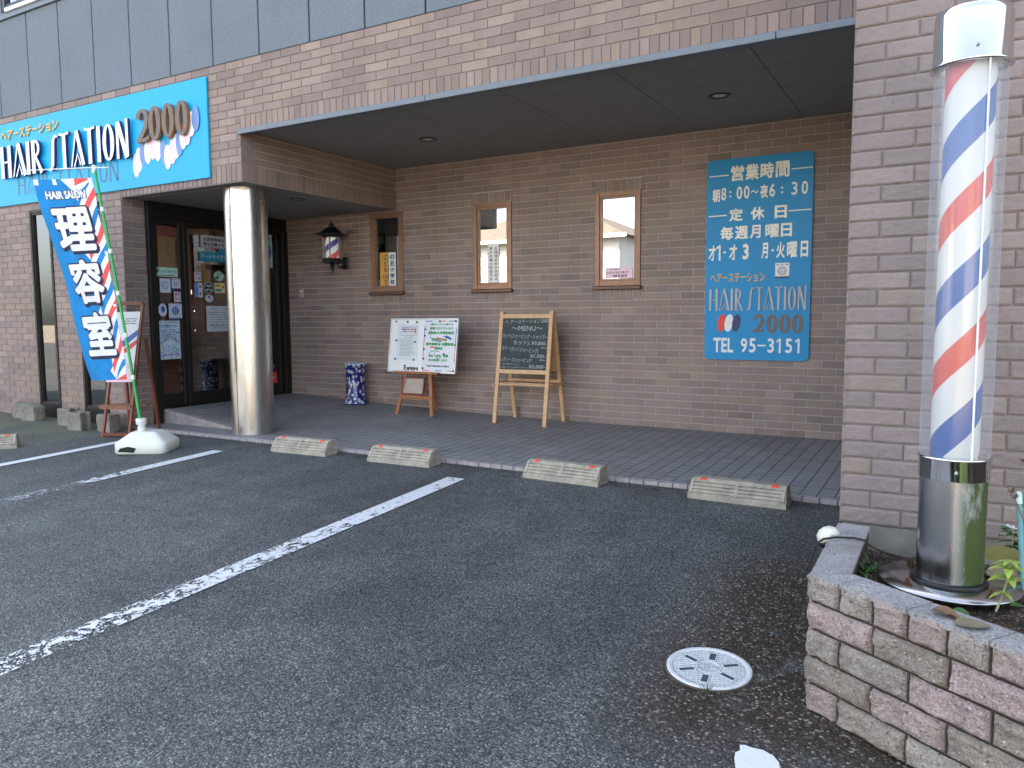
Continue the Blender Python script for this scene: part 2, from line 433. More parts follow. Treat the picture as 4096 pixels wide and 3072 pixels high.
# soffits
mb = MB(); js = [XR, -1.2, -2.146, -3.078, -4.017, -4.955, XB]
for a, b in zip(js[1:], js[:-1]): mb.box(a+.003, b-.003, YF+.02, YB-.003, Z_SOF, Z_SOF+.02, 0)
mb.box(XB, XR, YF+.02, YB, Z_SOF+.021, Z_SOF+.1, 1)
mb.build('porch_soffit', [M_SOFFIT, M_DARK], shop)
mb = MB(); mb.box(XD-.14, XB-.012, YF+.15, YB-.003, Z_ENT, Z_ENT+.02); mb.box(XD-.14, XB-.16, YF+.16, YB, Z_ENT+.03, Z_ENT+.4, 1)
mb.build('entrance_soffit', [M_SOFFIT, M_DARK], shop)
mb = MB()
for a, b in ((XB-.02, -3.62), (-3.617, -1.0), (-.997, XR-.002)): mb.box(a, b, YF-.022, YF+.02, 2.815, 2.862, 0, bev=.003)
mb.build('fascia_trim', M_ALU, shop)
# siding of the upper floor
mb = MB(); seams = [-14.03]
x = -9.663
while x > -14: x -= .605
while x < XR:
    a, b = max(x, -14), min(x+.605, XR)
    mb.box(a+.0085, b-.0085, YF-.006, YF+.1, 3.475, 4.53, 0, bev=.003); x += .605
mb.box(-14, XR, YF+.012, YF+.14, 3.476, 4.53, 1)
mb.build('siding', [M_SIDING, M_DARK], shop)
mb = MB(); mb.box(-14, XR, YF-.03, YF+.14, 4.532, 4.575, 1, bev=.004)
for a, b, c, e in cut([(-14, XR, 4.575, 6.9)], (-9.55, -8.3, 4.62, 5.7)): mb.box(a, b, YF, YF+.14, c, e, 0)
mb.build('upper_wall', [M_SIDING, M_ALU], shop)
mb = MB(); mb.box(-14.2, 3.2, YF-.35, 13.2, 6.9, 7.1); mb.box(-14, 3, 12.9, 13, -.3, 6.9); mb.box(-14, -13.9, YF+.15, 12.9, -.3, 6.9)
mb.box(2.9, 3, YR+.2, 12.9, -.3, 6.9); mb.box(-14, 3, YB+.6, YB+.7, 2.75, 6.9); mb.box(XR+.01, 3, YR+.15, YF, 6.6, 6.9)
mb.box(-14, XR, YF+.15, YB+.6, 4.7, 4.8)
mb.build('roof', [plain('roof_metal', (.12, .12, .13), .6)], shop)
# upper window
def window(x0, x1, z0, z1, Y, fw, fd, mat, glass, sill=None, proud=.012, parent=shop, depth=.5, back=None, niche=True, bottom=None, room=None):
    f = MB(); y0, y1 = Y-proud, Y+fd; bb = bottom or fw
    f.box(x0, x0+fw, y0, y1, z0, z1, bev=.003); f.box(x1-fw, x1, y0, y1, z0, z1, bev=.003)
    f.box(x0+fw, x1-fw, y0+.002, y1, z1-fw, z1, bev=.003); f.box(x0+fw, x1-fw, y0+.002, y1, z0, z0+bb, bev=.003)
    g = fw+.018
    f.box(x0+fw, x0+g, y0+.012, y1, z0+bb, z1-fw); f.box(x1-g, x1-fw, y0+.012, y1, z0+bb, z1-fw)
    f.box(x0+g, x1-g, y0+.012, y1, z1-g, z1-fw); f.box(x0+g, x1-g, y0+.012, y1, z0+bb, z0+bb+.018)
    wo = f.build('window', mat, parent)
    p = MB(); p.box(x0+g, x1-g, Y+.022, Y+.027, z0+bb+.018, z1-g); p.build('pane', glass, wo)
    if sill:
        s_ = MB(); s_.box(x0-.015, x1+.015, Y-.045, Y+.01, z0-.036, z0-.002, bev=.005); s_.build('sill', sill, wo)
    if niche:
        n = MB(); fr = (x0, x1, Y+fd, Y+depth, z0, z1)
        a, b, c, e, g1, h = fr
        n.box(a-.01, a, c, e, g1, h); n.box(b, b+.01, c, e, g1, h); n.box(a, b, c, e, g1-.01, g1); n.box(a, b, c, e, h, h+.01); n.box(a-.01, b+.01, e, e+.01, g1-.01, h+.01)
        n.build('window_reveal', room or plain('interior_brown', (.10, .055, .03), .7), wo)
    return wo
M_PALEIN = plain('pale_interior', (.45, .45, .42), .8)
for (a, b) in WINS:
    first = a < -6
    wo = window(a, b, 1.447, 2.383, YB, .05, .09, M_BRONZE, glass_mat('window_glass_dim', (.6, .6, .55), .12) if first else M_GLASS, sill=plain('dark_sill', (.10, .055, .04), .35, .4), bottom=.055)
    n = MB()
    if first:
        n.box(a+.13, b-.075, YB+.10, YB+.105, 1.95, 2.25); n.build('blind', plain('olive_blind', (.30, .24, .10), .8), wo)
    elif a < -4:
        n.box(a+.075, a+.25, YB+.03, YB+.036, 2.14, 2.30); n.build('blind', plain('grey_card', (.13, .13, .10), .8), wo)
window(-9.50, -8.35, 4.63, 5.68, YF, .05, .1, plain('dark_window_frame', (.02, .02, .022), .4), glass_mat('upper_glass', (.9, .9, .9), .25), niche=False)
mb = MB(); mb.box(-9.45, -8.4, YF+.06, YF+.07, 4.67, 5.63); mb.box(-9.45, -8.4, YF-.02, YF+.02, 4.612, 4.655, bev=.003); mb.build('upper_window_backing', plain('white_sheet', (.82, .82, .80), .7), shop)  # plain white sheet behind the upper pane, white band at its foot
for (a, b, c, e) in LW:
    wo = window(a, b, -.02, 2.385, YF, .035, .1, M_DBRONZE, glass_mat('side_glass', (.6, .6, .56), .10), niche=False, bottom=.2)
    n = MB()
    for k in range(9): n.beam((a+.05+k*.045, YF+.16+.02*(k % 2), .2), (a+.05+k*.045, YF+.16+.02*(k % 2), 2.35), .05, .012)
    n.build('blind', plain('beige_blind', (.42, .37, .27), .8), wo)
# door wall: plane facing +X
door = MB(); X0, X1 = XD-.05, XD+.03
Ys = [5.27, 5.375, 5.66, 5.85, 6.32, 6.45, 6.93, 7.06, YB-.002]
zb, zt = .10, 2.395
door.box(X0, X1+.02, 5.262, 5.345, .0, zt, bev=.004)
door.box(X0, X1, 5.345, 7.25, 2.24, zt, bev=.003)
door.box(X0, X1+.012, 7.16, 7.25, .1, 2.24, bev=.003)
door.box(X0, X1+.004, 5.345, 7.16, .1, .175, bev=.003)
dfr = door.build('door_frame', M_DBRONZE, shop)
def leaf(y0, y1, xo, name, handle=None):
    f = MB(); x0, x1 = XD-.035+xo, XD+.0+xo
    f.box(x0, x1, y0, y0+.055, .176, 2.238, bev=.003); f.box(x0, x1, y1-.055, y1, .176, 2.238, bev=.003)
    f.box(x0, x1-.001, y0+.055, y1-.055, 2.18, 2.238, bev=.002); f.box(x0, x1-.001, y0+.055, y1-.055, .176, .31, bev=.002)
    lf = f.build(name, M_DBRONZE, shop)
    p = MB(); p.box(x0+.012, x0+.018, y0+.055, y1-.055, .31, 2.18); p.build('pane', M_DGLASS, lf)
    if handle:
        h = MB(); h.box(x1, x1+.008, handle-.012, handle+.012, 1.42, 1.47, bev=.002)
        h.build('lock', M_CHROME, lf)
        for z in (1.22, 1.00): h = MB(); h.box(x1, x1+.03, handle, handle+.022, z, z+.022, bev=.003); h.build('key_lock', M_CHROME, lf)
leaf(5.345, 5.72, 0, 'side_light'); leaf(5.72, 6.50, .012, 'door', 5.80); leaf(6.50, 7.16, 0, 'side_light')
# rooms behind the glass
rm = MB(); a, b, c, e, g1, h = -11.5, XD-.06, YF+.16, 9.0, .16, 2.45
rm.box(a, a+.02, c, e, g1, h, 0); rm.box(a, b, e, e+.02, g1, h, 0); rm.box(a, b-.10, c-.001, c+.005, g1, 0.2, 0)
rm.box(a, b, c, e, g1-.03, g1, 1); rm.box(a, b, c, e, h, h+.02, 2); rm.box(b-.02, b+.02, YB, e, g1, h, 0); rm.box(-8.7, -8.66, 5.6, 6.9, g1, 2.1, 0)
rm.box(-14, a-.01, YF+.16, 5.2, -.3, 4.5, 0)
rm.box(XD-.14, XD-.06, YF+.16, 7.25, 0, .1, 1)
rm.build('interior_room', [plain('interior_redbrown', (.62, .15, .08), .6, var=.3, scale=3), plain('interior_floor', (.60, .28, .16), .4), plain('interior_ceiling', (.6, .5, .4), .8)], shop)
cu = MB()
for k in range(24):
    y = 5.34+k*.014; cu.beam((XD-.075+.008*sin(k*1.9), y, 1.70), (XD-.075+.008*sin(k*1.9), y, 2.06), .02, .016, bev=.004)
cu.box(XD-.09, XD-.05, 5.40, 5.70, 2.05, 2.17, 1, bev=.01)
cu.build('door_curtain', [plain('tan_curtain', (.80, .50, .20), .8), plain('red_pelmet', (.60, .06, .03), .6)], shop)
# things seen through the entrance glass
t = thing('potted_plant', 'terracotta pot with trailing plant behind the door glass', 'potted plant', (-7.95, 6.30, .17))
mb = MB(); mb.lathe([(.075, .62), (.095, .76), (.108, .765), (.11, .80), (.10, .80), (.09, .77), (.0, .77)], (-7.95, 6.30, 0), 28, cap=False); mb.build('pot', plain('terracotta', (.62, .30, .16), .8), t)
mb = MB(); mb.box(-8.05, -7.85, 6.2, 6.4, .17, .618, bev=.01); mb.build('pot_stand', M_DBRONZE, t)
POT = t
t = thing('carved_ornament', 'black and cream carved column standing inside the side glass', 'ornament', (-7.86, 5.93, .17))
mb = MB(); r = random.Random(3)
for k in range(9): z = .20+k*.055; q = .05+.02*(k % 3 == 0); mb.lathe([(q*.7, z), (q, z+.008), (q, z+.03), (q*.7, z+.036)], (-7.86, 5.93, 0), 20, mat=k % 2)
mb.build('shaft', [plain('cream_carving', (.80, .76, .66), .5), M_BLACK], t)
# round steel column
cx_, cy_ = -6.05, 5.33
mb = MB(); mb.lathe([(.203, 0), (.203, Z_ENT-.002)], (cx_, cy_, 0), 96)
col = mb.build('column', M_STEEL, shop)
ang = math.atan2(-5.33+.0, 6.05)-.75
sm_ = MB(); 
for da in (0,): 
    px, py = cx_+.2035*cos(ang+da), cy_+.2035*sin(ang+da); sm_.lathe([(.0035, .0), (.0035, Z_ENT-.003)], (px, py, 0), 6)
sm_.build('column_seam', plain('seam_dark', (.08, .07, .06), .5, .5), col)
# rough-tiled wall block on the right
RWF = wall_frame(YR); ZR = .264
mb = MB(); tiles(mb, RWF, [(XR, 3.0, ZR, 4.3, .235, .0703, .5, XR-.0-.1175*0+.0, ZR)], th=.009, joint=.0065, seedv=9, rough=.003)
SL = frame((XR, 0, 0), (0, -1, 0), (0, 0, 1))
tiles(mb, SL, [(-YF, -YR, ZR, 4.3, .235, .0703, .5, -YR, ZR)], th=.009, joint=.0065, seedv=10, rough=.003)
mb.box(XR+.012, 3.0, YR+.012, YR+.2, ZR, 6.9, 1); mb.box(XR+.012, XR+.2, YR+.2, YB+.1, ZR, 6.9, 1); mb.box(XR+.012, 3.0, YR+.012, YB, -.3, ZR-.003, 2)
mb.build('projecting_wall', [M_ROUGH, plain('rough_mortar', (.27, .235, .225), .9, var=.15, scale=30), M_CONC], shop)

# ---------------------------------------------------------------- ground
def sstep(a, b, x): t = max(0, min(1, (x-a)/(b-a))); return t*t*(3-2*t)
def gz(x, y):
    if y >= 5.0: return -.022+.04*sstep(-7.6, -8.6, x)
    dy = 5.0-max(y, -1.5)
    g = -.022+.04*sstep(-7.6, -8.6, x)
    g -= .041*min(dy, 4.2)+.02*max(0, dy-4.2)
    g -= .075*sstep(-3.2, -.4, x)*sstep(5.0, 2.7, y)
    return g
def grid(xs, ys, zf):
    vs = [(x, y, zf(x, y)) for y in ys for x in xs]; n = len(xs)
    return vs, [(j*n+i, j*n+i+1, (j+1)*n+i+1, (j+1)*n+i) for j in range(len(ys)-1) for i in range(n-1)]
def axis(dense0, dense1, step, far0, far1):
    a = [dense0+step*i for i in range(int((dense1-dense0)/step)+1)]
    lo = []; v = dense0; st = step
    while v > far0: st *= 1.5; v -= st; lo.append(v)
    hi = []; v = a[-1]; st = step
    while v < far1: st *= 1.5; v += st; hi.append(v)
    return lo[::-1]+a+hi
xs = axis(-11, 1.5, .12, -90, 90); ys = axis(-1.6, 4.95, .12, -120, 40)
vs, fs = grid(xs, ys, gz); mb = MB(); mb.add(vs, fs, 0, 0, True)
def asphalt():
    s = NT('asphalt'); x, y, z = s.xyz(); co = s.co()
    v1 = s.voro(120, 'Color', rnd=1); v2 = s.voro(260, 'Color')
    sp = s.node('ShaderNodeSeparateColor'); s.put(v1, sp.inputs[0]); sp2 = s.node('ShaderNodeSeparateColor'); s.put(v2, sp2.inputs[0])
    d1 = s.voro(120, 'Distance')
    stone = s.ramp(sp.outputs[0], [(0, (0.03, 0.032, 0.035)), (.45, (0.08, 0.086, 0.093)), (.75, (0.165, 0.173, 0.182)), (.92, (0.31, 0.32, 0.325)), (1, (.50, .50, .50))])
    fine = s.ramp(sp2.outputs[1], [(0, (.038, .040, .044)), (.7, (.135, .142, .15)), (1, (.32, .33, .33))])
    c = s.mix(.55, stone, fine)
    gap = s.rmap(d1, .35, .75, 1, .35)
    c = s.mix(1, c, s.comb(gap, gap, gap), 'MULTIPLY')
    big = s.noise(.55, 5, .6); c = s.mix(1, c, s.comb(*[s.rmap(big, .3, .7, .84*k, 1.38*k) for k in (.99, 1, .97)]), 'MULTIPLY')
    pt = s.noise(1.7, 6, .68, dist=.8); c = s.mix(1, c, s.comb(*[s.rmap(pt, .42, .60, .80, 1.05)]*3), 'MULTIPLY')
    tr = s.math('ADD', s.noise(1.1, 3, .5, s.comb(s.math('MULTIPLY', x, 3.0), s.math('MULTIPLY', y, .35), 4)), 0); c = s.mix(1, c, s.comb(*[s.rmap(tr, .40, .62, 1.05, .86)]*3), 'MULTIPLY')
    # mossy stain beside the planter, lying along the wall
    st = s.math('MULTIPLY', s.rmap(x, -1.15, -.75, 0, 1), s.rmap(y, 2.0, 2.5, 0, 1))
    st = s.math('MULTIPLY', st, s.rmap(y, 4.2, 3.7, 0, 1))
    st = s.math('MULTIPLY', st, s.rmap(s.noise(4.5, 5, .7), .30, .44, 0, 1), clamp=True)
    brown = s.ramp(sp.outputs[0], [(0, (.012, .008, .005)), (.7, (.040, .025, .013)), (.90, (.09, .07, .05)), (1, (.32, .30, .25))])
    c = s.mix(s.math('MULTIPLY', st, .95), c, brown)
    # pale greenish dust by the left wall
    gs = s.math('MULTIPLY', s.rmap(x, -7.0, -8.2, 0, 1), s.rmap(s.noise(2.5, 5, .7), .35, .6, 0, 1)); gs = s.math('MULTIPLY', gs, s.rmap(y, 2.8, 4.4, 0, .75), clamp=True)
    c = s.mix(gs, c, (.15, .155, .085))
    # dirt strip at the porch edge
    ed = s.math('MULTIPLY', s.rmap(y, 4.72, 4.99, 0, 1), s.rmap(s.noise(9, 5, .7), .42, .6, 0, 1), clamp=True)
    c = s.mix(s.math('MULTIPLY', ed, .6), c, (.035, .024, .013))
    s.set(col=c, rough=s.rmap(sp.outputs[1], 0, 1, .55, .85), spec=.45)
    s.bump(s.math('ADD', s.math('MULTIPLY', d1, -1), s.math('MULTIPLY', sp.outputs[2], .7)), .75, .006); return s.m
M_ASPH = asphalt()
tagp(mb.build('ground', M_ASPH), 'dark worn asphalt of the forecourt', kind='structure')
mb = MB(); mb.add([(-90, -14.9, gz(0, -10)+.03), (90, -14.9, gz(0, -10)+.03), (90, -4.6, gz(0, -10)+.03), (-90, -4.6, gz(0, -10)+.03)], [(0, 1, 2, 3)])  # street sheet added, toned warm to bounce sunlight up into the porch
tagp(mb.build('street', plain('warm_bounce_road', (.42, .30, .17), .85, var=.15, scale=3)), 'pale sunlit street sheet seen only mirrored, added to bounce warm light into the porch', kind='structure')
# painted bay lines laid on the asphalt
def paint(wear_y0, wear_y1, ws, w0, w1, off):
    s = NT('worn_white_paint'); x, y, z = s.xyz()
    n = s.noise(17, 5, .68, s.comb(s.math('MULTIPLY', x, 1), s.math('MULTIPLY', y, 1), off), dist=1.2)
    v = s.voro(70, 'Distance', feature='DISTANCE_TO_EDGE'); n3 = s.noise(3.1, 3)
    thr = s.rmap(y, wear_y0, wear_y1, w0, w1)
    thr = s.math('ADD', thr, s.rmap(n3, .3, .7, -.07, .07))
    q = s.math('ADD', n, s.math('MULTIPLY', v, .35))
    a = s.rmap(s.math('SUBTRACT', q, thr), -.012, .012, 0, 1)
    s.set(col=s.mix(s.noise(60, 3), (.60, .62, .64), (.76, .78, .79)), rough=.6, alpha=a); return s.m
def line_strip(name, xc0, xc1, y0, y1, wdt, mat, label, zup=.004):
    mb = MB(); n = int(abs(y1-y0)/.06)+2; vs = []
    for i in range(n):
        t = i/(n-1); y = y0+(y1-y0)*t; xc = xc0+(xc1-xc0)*t
        for k in range(4): x = xc-wdt/2+wdt*k/3; vs.append((x, y, gz(x, y)+zup+.002))
    mb.add(vs, [(i*4+k, i*4+k+1, (i+1)*4+k+1, (i+1)*4+k) for i in range(n-1) for k in range(3)])
    return tagp(mb.build(name, mat), label, kind='structure')
line_strip('bay_line', -3.128, -3.05, 4.62, -1.2, .15, paint(4.1, 1.4, 0, .41, .59, 0), 'white bay line nearest the camera, worn to specks towards the street')
line_strip('bay_line', -5.665, -5.70, 4.585, -1.0, .13, paint(4.5, 3.2, 0, .34, .60, 5), 'white bay line between the banner base and first wheel stop, nearly worn off')
line_strip('bay_line', -6.95, -7.02, 4.62, 0, .12, paint(4.5, 2.0, 0, .30, .46, 9), 'white bay line running left from the banner base')
# remnant of paint at the lower edge
mb = MB(); pts = [(-.528, 2.27), (-.532, 2.30), (-.522, 2.318), (-.53, 2.345), (-.515, 2.352), (-.49, 2.348), (-.46, 2.352), (-.425, 2.335), (-.405, 2.31), (-.392, 2.27), (-.40, 2.20), (-.44, 2.17), (-.50, 2.18)]
mb.add([(x, y, gz(x, y)+.012) for x, y in pts], [tuple(range(len(pts)))][::-1])
tagp(mb.build('paint_patch', paint(2.3, 1.6, 0, .33, .40, 3)), 'rounded end of a white painted line at the lower edge', kind='structure')

# porch floor: level strip along the kerb, floor behind it ramping up to the door
def interp(x, t):
    for (a, va), (b, vb) in zip(t, t[1:]):
        if x <= b: return va+(vb-va)*max(0, (x-a))/(b-a) if x > a else va
    return t[-1][1]
def zfront(x): return interp(x, [(-7.5, .155), (-6.35, .012), (-5.8, .006), (.0, .006)])
def zback(x): return interp(x, [(-7.5, .165), (-6.2, .115), (-5.2, .083), (-4.4, .06), (-3.5, .048), (-.4, .038)])
def zfloor(x, y): t = sstep(5.37, 7.2, y)*.5+.5*(y-5.37)/(7.26-5.37); return zfront(x)*(1-t)+zback(x)*t
def porch_mat(name, a=(.235, .235, .232), strong=.10):
    s = NT(name); x, y, z = s.xyz(); P = .1045
    fx = s.math('FRACT', s.math('DIVIDE', s.math('ADD', x, 20.0405), P)); fy = s.math('FRACT', s.math('DIVIDE', s.math('ADD', y, 20), P))
    gx = s.math('GREATER_THAN', s.math('ABSOLUTE', s.math('SUBTRACT', fx, .5)), .5-.035); gy = s.math('GREATER_THAN', s.math('ABSOLUTE', s.math('SUBTRACT', fy, .5)), .5-.04)
    ix = s.math('FLOOR', s.math('DIVIDE', s.math('ADD', x, 20.0405), P)); iy = s.math('FLOOR', s.math('DIVIDE', s.math('ADD', y, 20), P))
    wn_ = s.node('ShaderNodeTexWhiteNoise'); s.put(s.comb(ix, iy, 0), wn_.inputs[0])
    f = s.math('MULTIPLY', s.rmap(wn_.outputs[0], 0, 1, .88, 1.1), s.rmap(s.noise(160, 3, .7), .3, .7, .85, 1.15))
    f = s.math('MULTIPLY', f, s.rmap(s.noise(1.8, 4), .3, .7, .85, 1.12))
    v = s.node('ShaderNodeVectorMath', operation='SCALE'); v.inputs[0].default_value = a; s.put(f, v.inputs['Scale'])
    c = s.mix(s.math('MULTIPLY', gy, .8), v.outputs[0], (.40, .40, .40)); c = s.mix(gx, c, (.02, .02, .024))
    s.set(col=c, rough=.6); s.bump(s.math('SUBTRACT', s.noise(160, 3), s.math('MULTIPLY', gx, 1.5)), .3, .002); return s.m
M_PORCH = porch_mat('porch_tile')
M_NOSE = plain('pale_nosing_tile', (.33, .30, .30), .6, var=.2, scale=15)
mb = MB()
vs, fs = grid([-7.56+.1*i for i in range(72)]+[-.385], [5.37+.1*i for i in range(19)]+[YB+.02], zfloor); mb.add(vs, fs, 0, 0, True)
vs, fs = grid([-7.56, -6.2, -.385], [5.075, 5.37], lambda x, y: .004); mb.add(vs, fs, 0)
x = -7.5
while x < -6.4:                                             # tiled riser of the ramp, each tile with its own joint
    a, b = x+.003, x+.0985
    mb.add([(a, 5.366, .004), (b, 5.366, .004), (b, 5.366, zfront(b)-.045), (a, 5.366, zfront(a)-.045)], [(0, 1, 2, 3)], 1)
    if zfront(a) > .02:
        for yy0, yy1 in ((5.364, 5.44),): mb.add([(a, yy0, zfront(a)-.04), (b, yy0, zfront(b)-.04), (b, yy0, zfront(b)+.003), (a, yy0, zfront(a)+.003), (b, yy1, zfront(b)+.004), (a, yy1, zfront(a)+.004)], [(0, 1, 2, 3), (3, 2, 4, 5)], 1)
    x += .1015
mb.add([(-7.56, 5.372, 0), (-6.3, 5.372, 0), (-6.3, 5.372, .004), (-7.56, 5.372, .15)], [(0, 1, 2, 3)], 2)
x = -7.47; r3 = random.Random(4)
while x < XR-.05:
    mb.box(x+.003, x+.1015, 5.02+r3.uniform(-.004, .003), 5.073, -.06, .006+r3.uniform(-.001, .001), 1, bev=.003); x += .1045
mb.box(-7.56, XR, 5.035, 5.6, -.1, .0, 2)
tagp(mb.build('porch_floor', [M_PORCH, M_NOSE, M_MORTAR_D]), 'grey tiled porch floor with a ramp up to the door', kind='structure')
# ---------------------------------------------------------------- signs
def col(name, c, rough=.45, **k): return plain(name, lin(tuple(v/255 for v in c)), rough, **k)
def sign_blue(name, c, streak=.15):
    s = NT(name); x, y, z = s.xyz()
    n = s.noise(5, 4, .6, s.comb(s.math('MULTIPLY', x, 3), y, s.math('MULTIPLY', z, .5)))
    s.set(col=s.mix(s.rmap(n, .35, .75, 0, streak), lin(c), lin((.35, .75, .88))), rough=.4, spec=.35); return s.m
B_SIGN = sign_blue('sign_blue', (.0, .65, .84), .07); B_SIGN2 = sign_blue('sign_blue_deep', (.0, .55, .78), .08)
C_NAVY = col('navy', (38, 44, 96)); C_RED = col('red', (225, 62, 50)); C_WHITE = plain('white_paint', (.80, .81, .80), .4, var=.03)
C_CREAM = col('cream_letter', (246, 243, 228)); C_GOLD = col('faded_gold', (225, 175, 70)); C_BROWN = col('bronze_letter', (98, 84, 74), .35); C_OCHRE = col('ochre_edge', (150, 98, 30))
C_PINK = col('pale_pink', (238, 205, 220)); C_LBLUE = col('dusty_blue', (110, 140, 195)); C_GREYBLUE = col('grey_blue_lettering', (40, 105, 140), .4)
C_SILVER = plain('silver_letter', (.40, .40, .42), .5, .2); C_BLACKT = col('print_black', (30, 30, 40)); C_GREY = col('print_grey', (110, 118, 130))

def deco(ch, x, w, st):
    """strokes of one art-deco capital, unit height: list of centre-line ribbons"""
    a, b = x, x+w; c = (a+b)/2; k = st/2; o = []
    if ch == 'H': o = [[(a+k, 0, k), (a+k, 1, k)], [(b-k, 0, k), (b-k, 1, k)], [(a+2*k, .50, .022), (b-2*k, .50, .022)]]
    elif ch == 'A': o = [[(a, 0, .025), (c-.02, 1, .03)], [(c+.0, 1, k*.9), (b, 0, k*.9)], [(a+w*.22, 0, .03), (c+.02, .34, .03), (b-w*.25, 0.02, .03)]]
    elif ch == 'I': o = [[(c, 0, k), (c, 1, k)]]
    elif ch == 'R':
        o = [[(a+k, 0, k), (a+k, 1, k)], [(a+2*k+.15*w*sin(t)*2.6-.0, .75+.22*cos(t), .03+.02*sin(t)) for t in [pi*i/8 for i in range(9)]], [(a+2.2*k, .50, .04), (b, 0, k*.9)]]
    elif ch == 'S': o = [[(a-.05*w, .03, .02), (a+w*.20, .03, .05), (a+w*.40, .16, k*.85), (a+w*.47, .5, k*.9), (a+w*.54, .84, k*.85), (a+w*.74, .98, .05), (b+.08*w, .95, .02)]]
    elif ch == 'T': o = [[(c, 0, k), (c, .94, k)], [(a, 1.0, .035), (c, .955, .03), (b, 1.0, .035)]]
    elif ch == 'O': o = [[(c+(w/2-k)*cos(t), .5+.47*sin(t), k*(.35+.65*abs(cos(t)))) for t in [2*pi*i/24 for i in range(24)]]]
    elif ch == 'N': o = [[(a+k*.7, 0, k*.7), (a+k*.7, 1, k*.7)], [(a+k, 1, k), (b-k, 0, k)], [(b-k*.7, .02, k*.7), (b-k*.7, 1.05, k*.7)]]
    return o
def deco_word(mb, word, fr, x0, x1, y0, y1, z0, z1, mat, side=None, weight=1.0):
    W = {'H': .5, 'A': .55, 'I': .16, 'R': .42, 'S': .44, 'T': .46, 'O': .5, 'N': .5}
    gap = .09; tot = sum(W[c] for c in word)+gap*(len(word)-1); s = (x1-x0)/tot; h = y1-y0; x = 0
    for ch in word:
        for j, rb in enumerate(deco(ch, x, W[ch], .15*weight)):
            mb.ribbon([(x0+p[0]*s, y0+p[1]*h, p[2]*s*weight) for p in rb], fr, z0, z1-j*.0008, mat, side, closed=(ch == 'O'))
        x += W[ch]+gap
def zero(mb, fr, c, rx, ry, z0, z1, mat, side=None, lean=0.0, thick=.42):
    pts = [(c[0]+(rx*(1-thick/2))*cos(t)+lean*sin(t)*ry, c[1]+ry*.93*sin(t), rx*thick/2*(.45+.55*abs(cos(t)))) for t in [2*pi*i/28 for i in range(28)]]
    mb.ribbon(pts, fr, z0, z1, mat, side, closed=True)
def two(mb, fr, c, rx, ry, z0, z1, mat, side=None, thick=.42):
    k = rx*thick/2
    pts = [(c[0]+(rx-k)*cos(t), c[1]+ry*.45+ry*.5*sin(t), k*(.5+.5*abs(cos(t)))) for t in [pi*(1-.02)-(pi*1.0)*i/10 for i in range(11)]]
    pts += [(c[0]+rx*.55, c[1]-.05*ry, k), (c[0]-rx*.1, c[1]-.55*ry, k*.9), (c[0]-rx*.75, c[1]-.86*ry, k*.7)]
    mb.ribbon(pts, fr, z0, z1, mat, side)
    mb.ribbon([(c[0]-rx, c[1]-.86*ry, ry*.13), (c[0]+rx*.5, c[1]-.86*ry, ry*.12), (c[0]+rx, c[1]-.70*ry, ry*.10)], fr, z0, z1-.001, mat, side)
def ell(mb, fr, c, rx, ry, z, mat, th=.004, rot=0.0):
    mb.prism([(c[0]+rx*cos(t)*cos(rot)-ry*sin(t)*sin(rot), c[1]+rx*cos(t)*sin(rot)+ry*sin(t)*cos(rot)) for t in [2*pi*i/28 for i in range(28)]], fr, z, z+th, mat)
def rrect(x0, x1, y0, y1, r, n=6):
    o = []
    for cx, cy, a0 in ((x1-r, y1-r, 0), (x0+r, y1-r, pi/2), (x0+r, y0+r, pi), (x1-r, y0+r, 3*pi/2)):
        o += [(cx+r*cos(a0+pi/2*i/n), cy+r*sin(a0+pi/2*i/n)) for i in range(n+1)]
    return o
# big fascia sign
t = thing('shop_sign', 'large sky-blue fascia board reading HAIR STATION 2000 above the tall windows', 'sign', (-7.95, YF, 2.46))
F0 = wall_frame(YF)
mb = MB(); mb.box(-9.86, -6.12, YF-.022, YF-.001, 2.467, 3.393, bev=.003); mb.build('board', B_SIGN, t)
mb = MB(); mb.text('ヘアーステーション', F0, -9.66, -8.51, 3.20, 3.31, .0225, bold=.018, ext=.012); mb.build('kana_lettering', C_GOLD, t)
mb = MB(); deco_word(mb, 'HAIR', F0, -9.62, -8.80, 2.765, 3.125, .04, .07, 0, 1, 1.02); deco_word(mb, 'STATION', F0, -8.65, -7.25, 2.765, 3.13, .04, .07, 0, 1, 1.02)
mb.build('raised_lettering', [C_WHITE, C_NAVY], t)
mb = MB(); deco_word(mb, 'HAIR', F0, -9.385, -8.75, 2.565, 2.78, .0225, .0232, 0, weight=.85); deco_word(mb, 'STATION', F0, -8.60, -7.50, 2.565, 2.775, .0225, .0232, 0, weight=.85)  # smaller grey-blue copy of the words, flat on the board below them
mb.build('grey_blue_lettering', C_GREYBLUE, t)
mb = MB(); two(mb, F0, (-7.02, 3.04), .095, .155, .04, .07, 0, 1, .62)
for i, xx in enumerate((-6.83, -6.63, -6.43)): zero(mb, F0, (xx, 3.045+.0*i), .090, .158, .04, .07, 0, 1, thick=.70)
mb.build('number_lettering', [C_BROWN, C_OCHRE], t)
mb = MB()
E_ = [(-7.206, 2.688), (-7.159, 2.737), (-7.09, 2.789), (-7.014, 2.801), (-6.933, 2.831), (-6.859, 2.81), (-6.768, 2.774), (-6.707, 2.716), (-6.632, 2.759), (-6.573, 2.804), (-6.523, 2.824), (-6.464, 2.881), (-6.406, 2.912), (-6.339, 2.985), (-6.274, 3.027)]
K_ = [0, 1, 2, 1, 0, 1, 2, 1, 0, 1, 2, 1, 0, 1, 2]
for i, (c, k) in enumerate(zip(E_, K_)): ell(mb, F0, c, .052, .118, .0225+.0007*i, k, .0007)
mb.build('oval_motif', [C_PINK, C_WHITE, C_LBLUE], t)
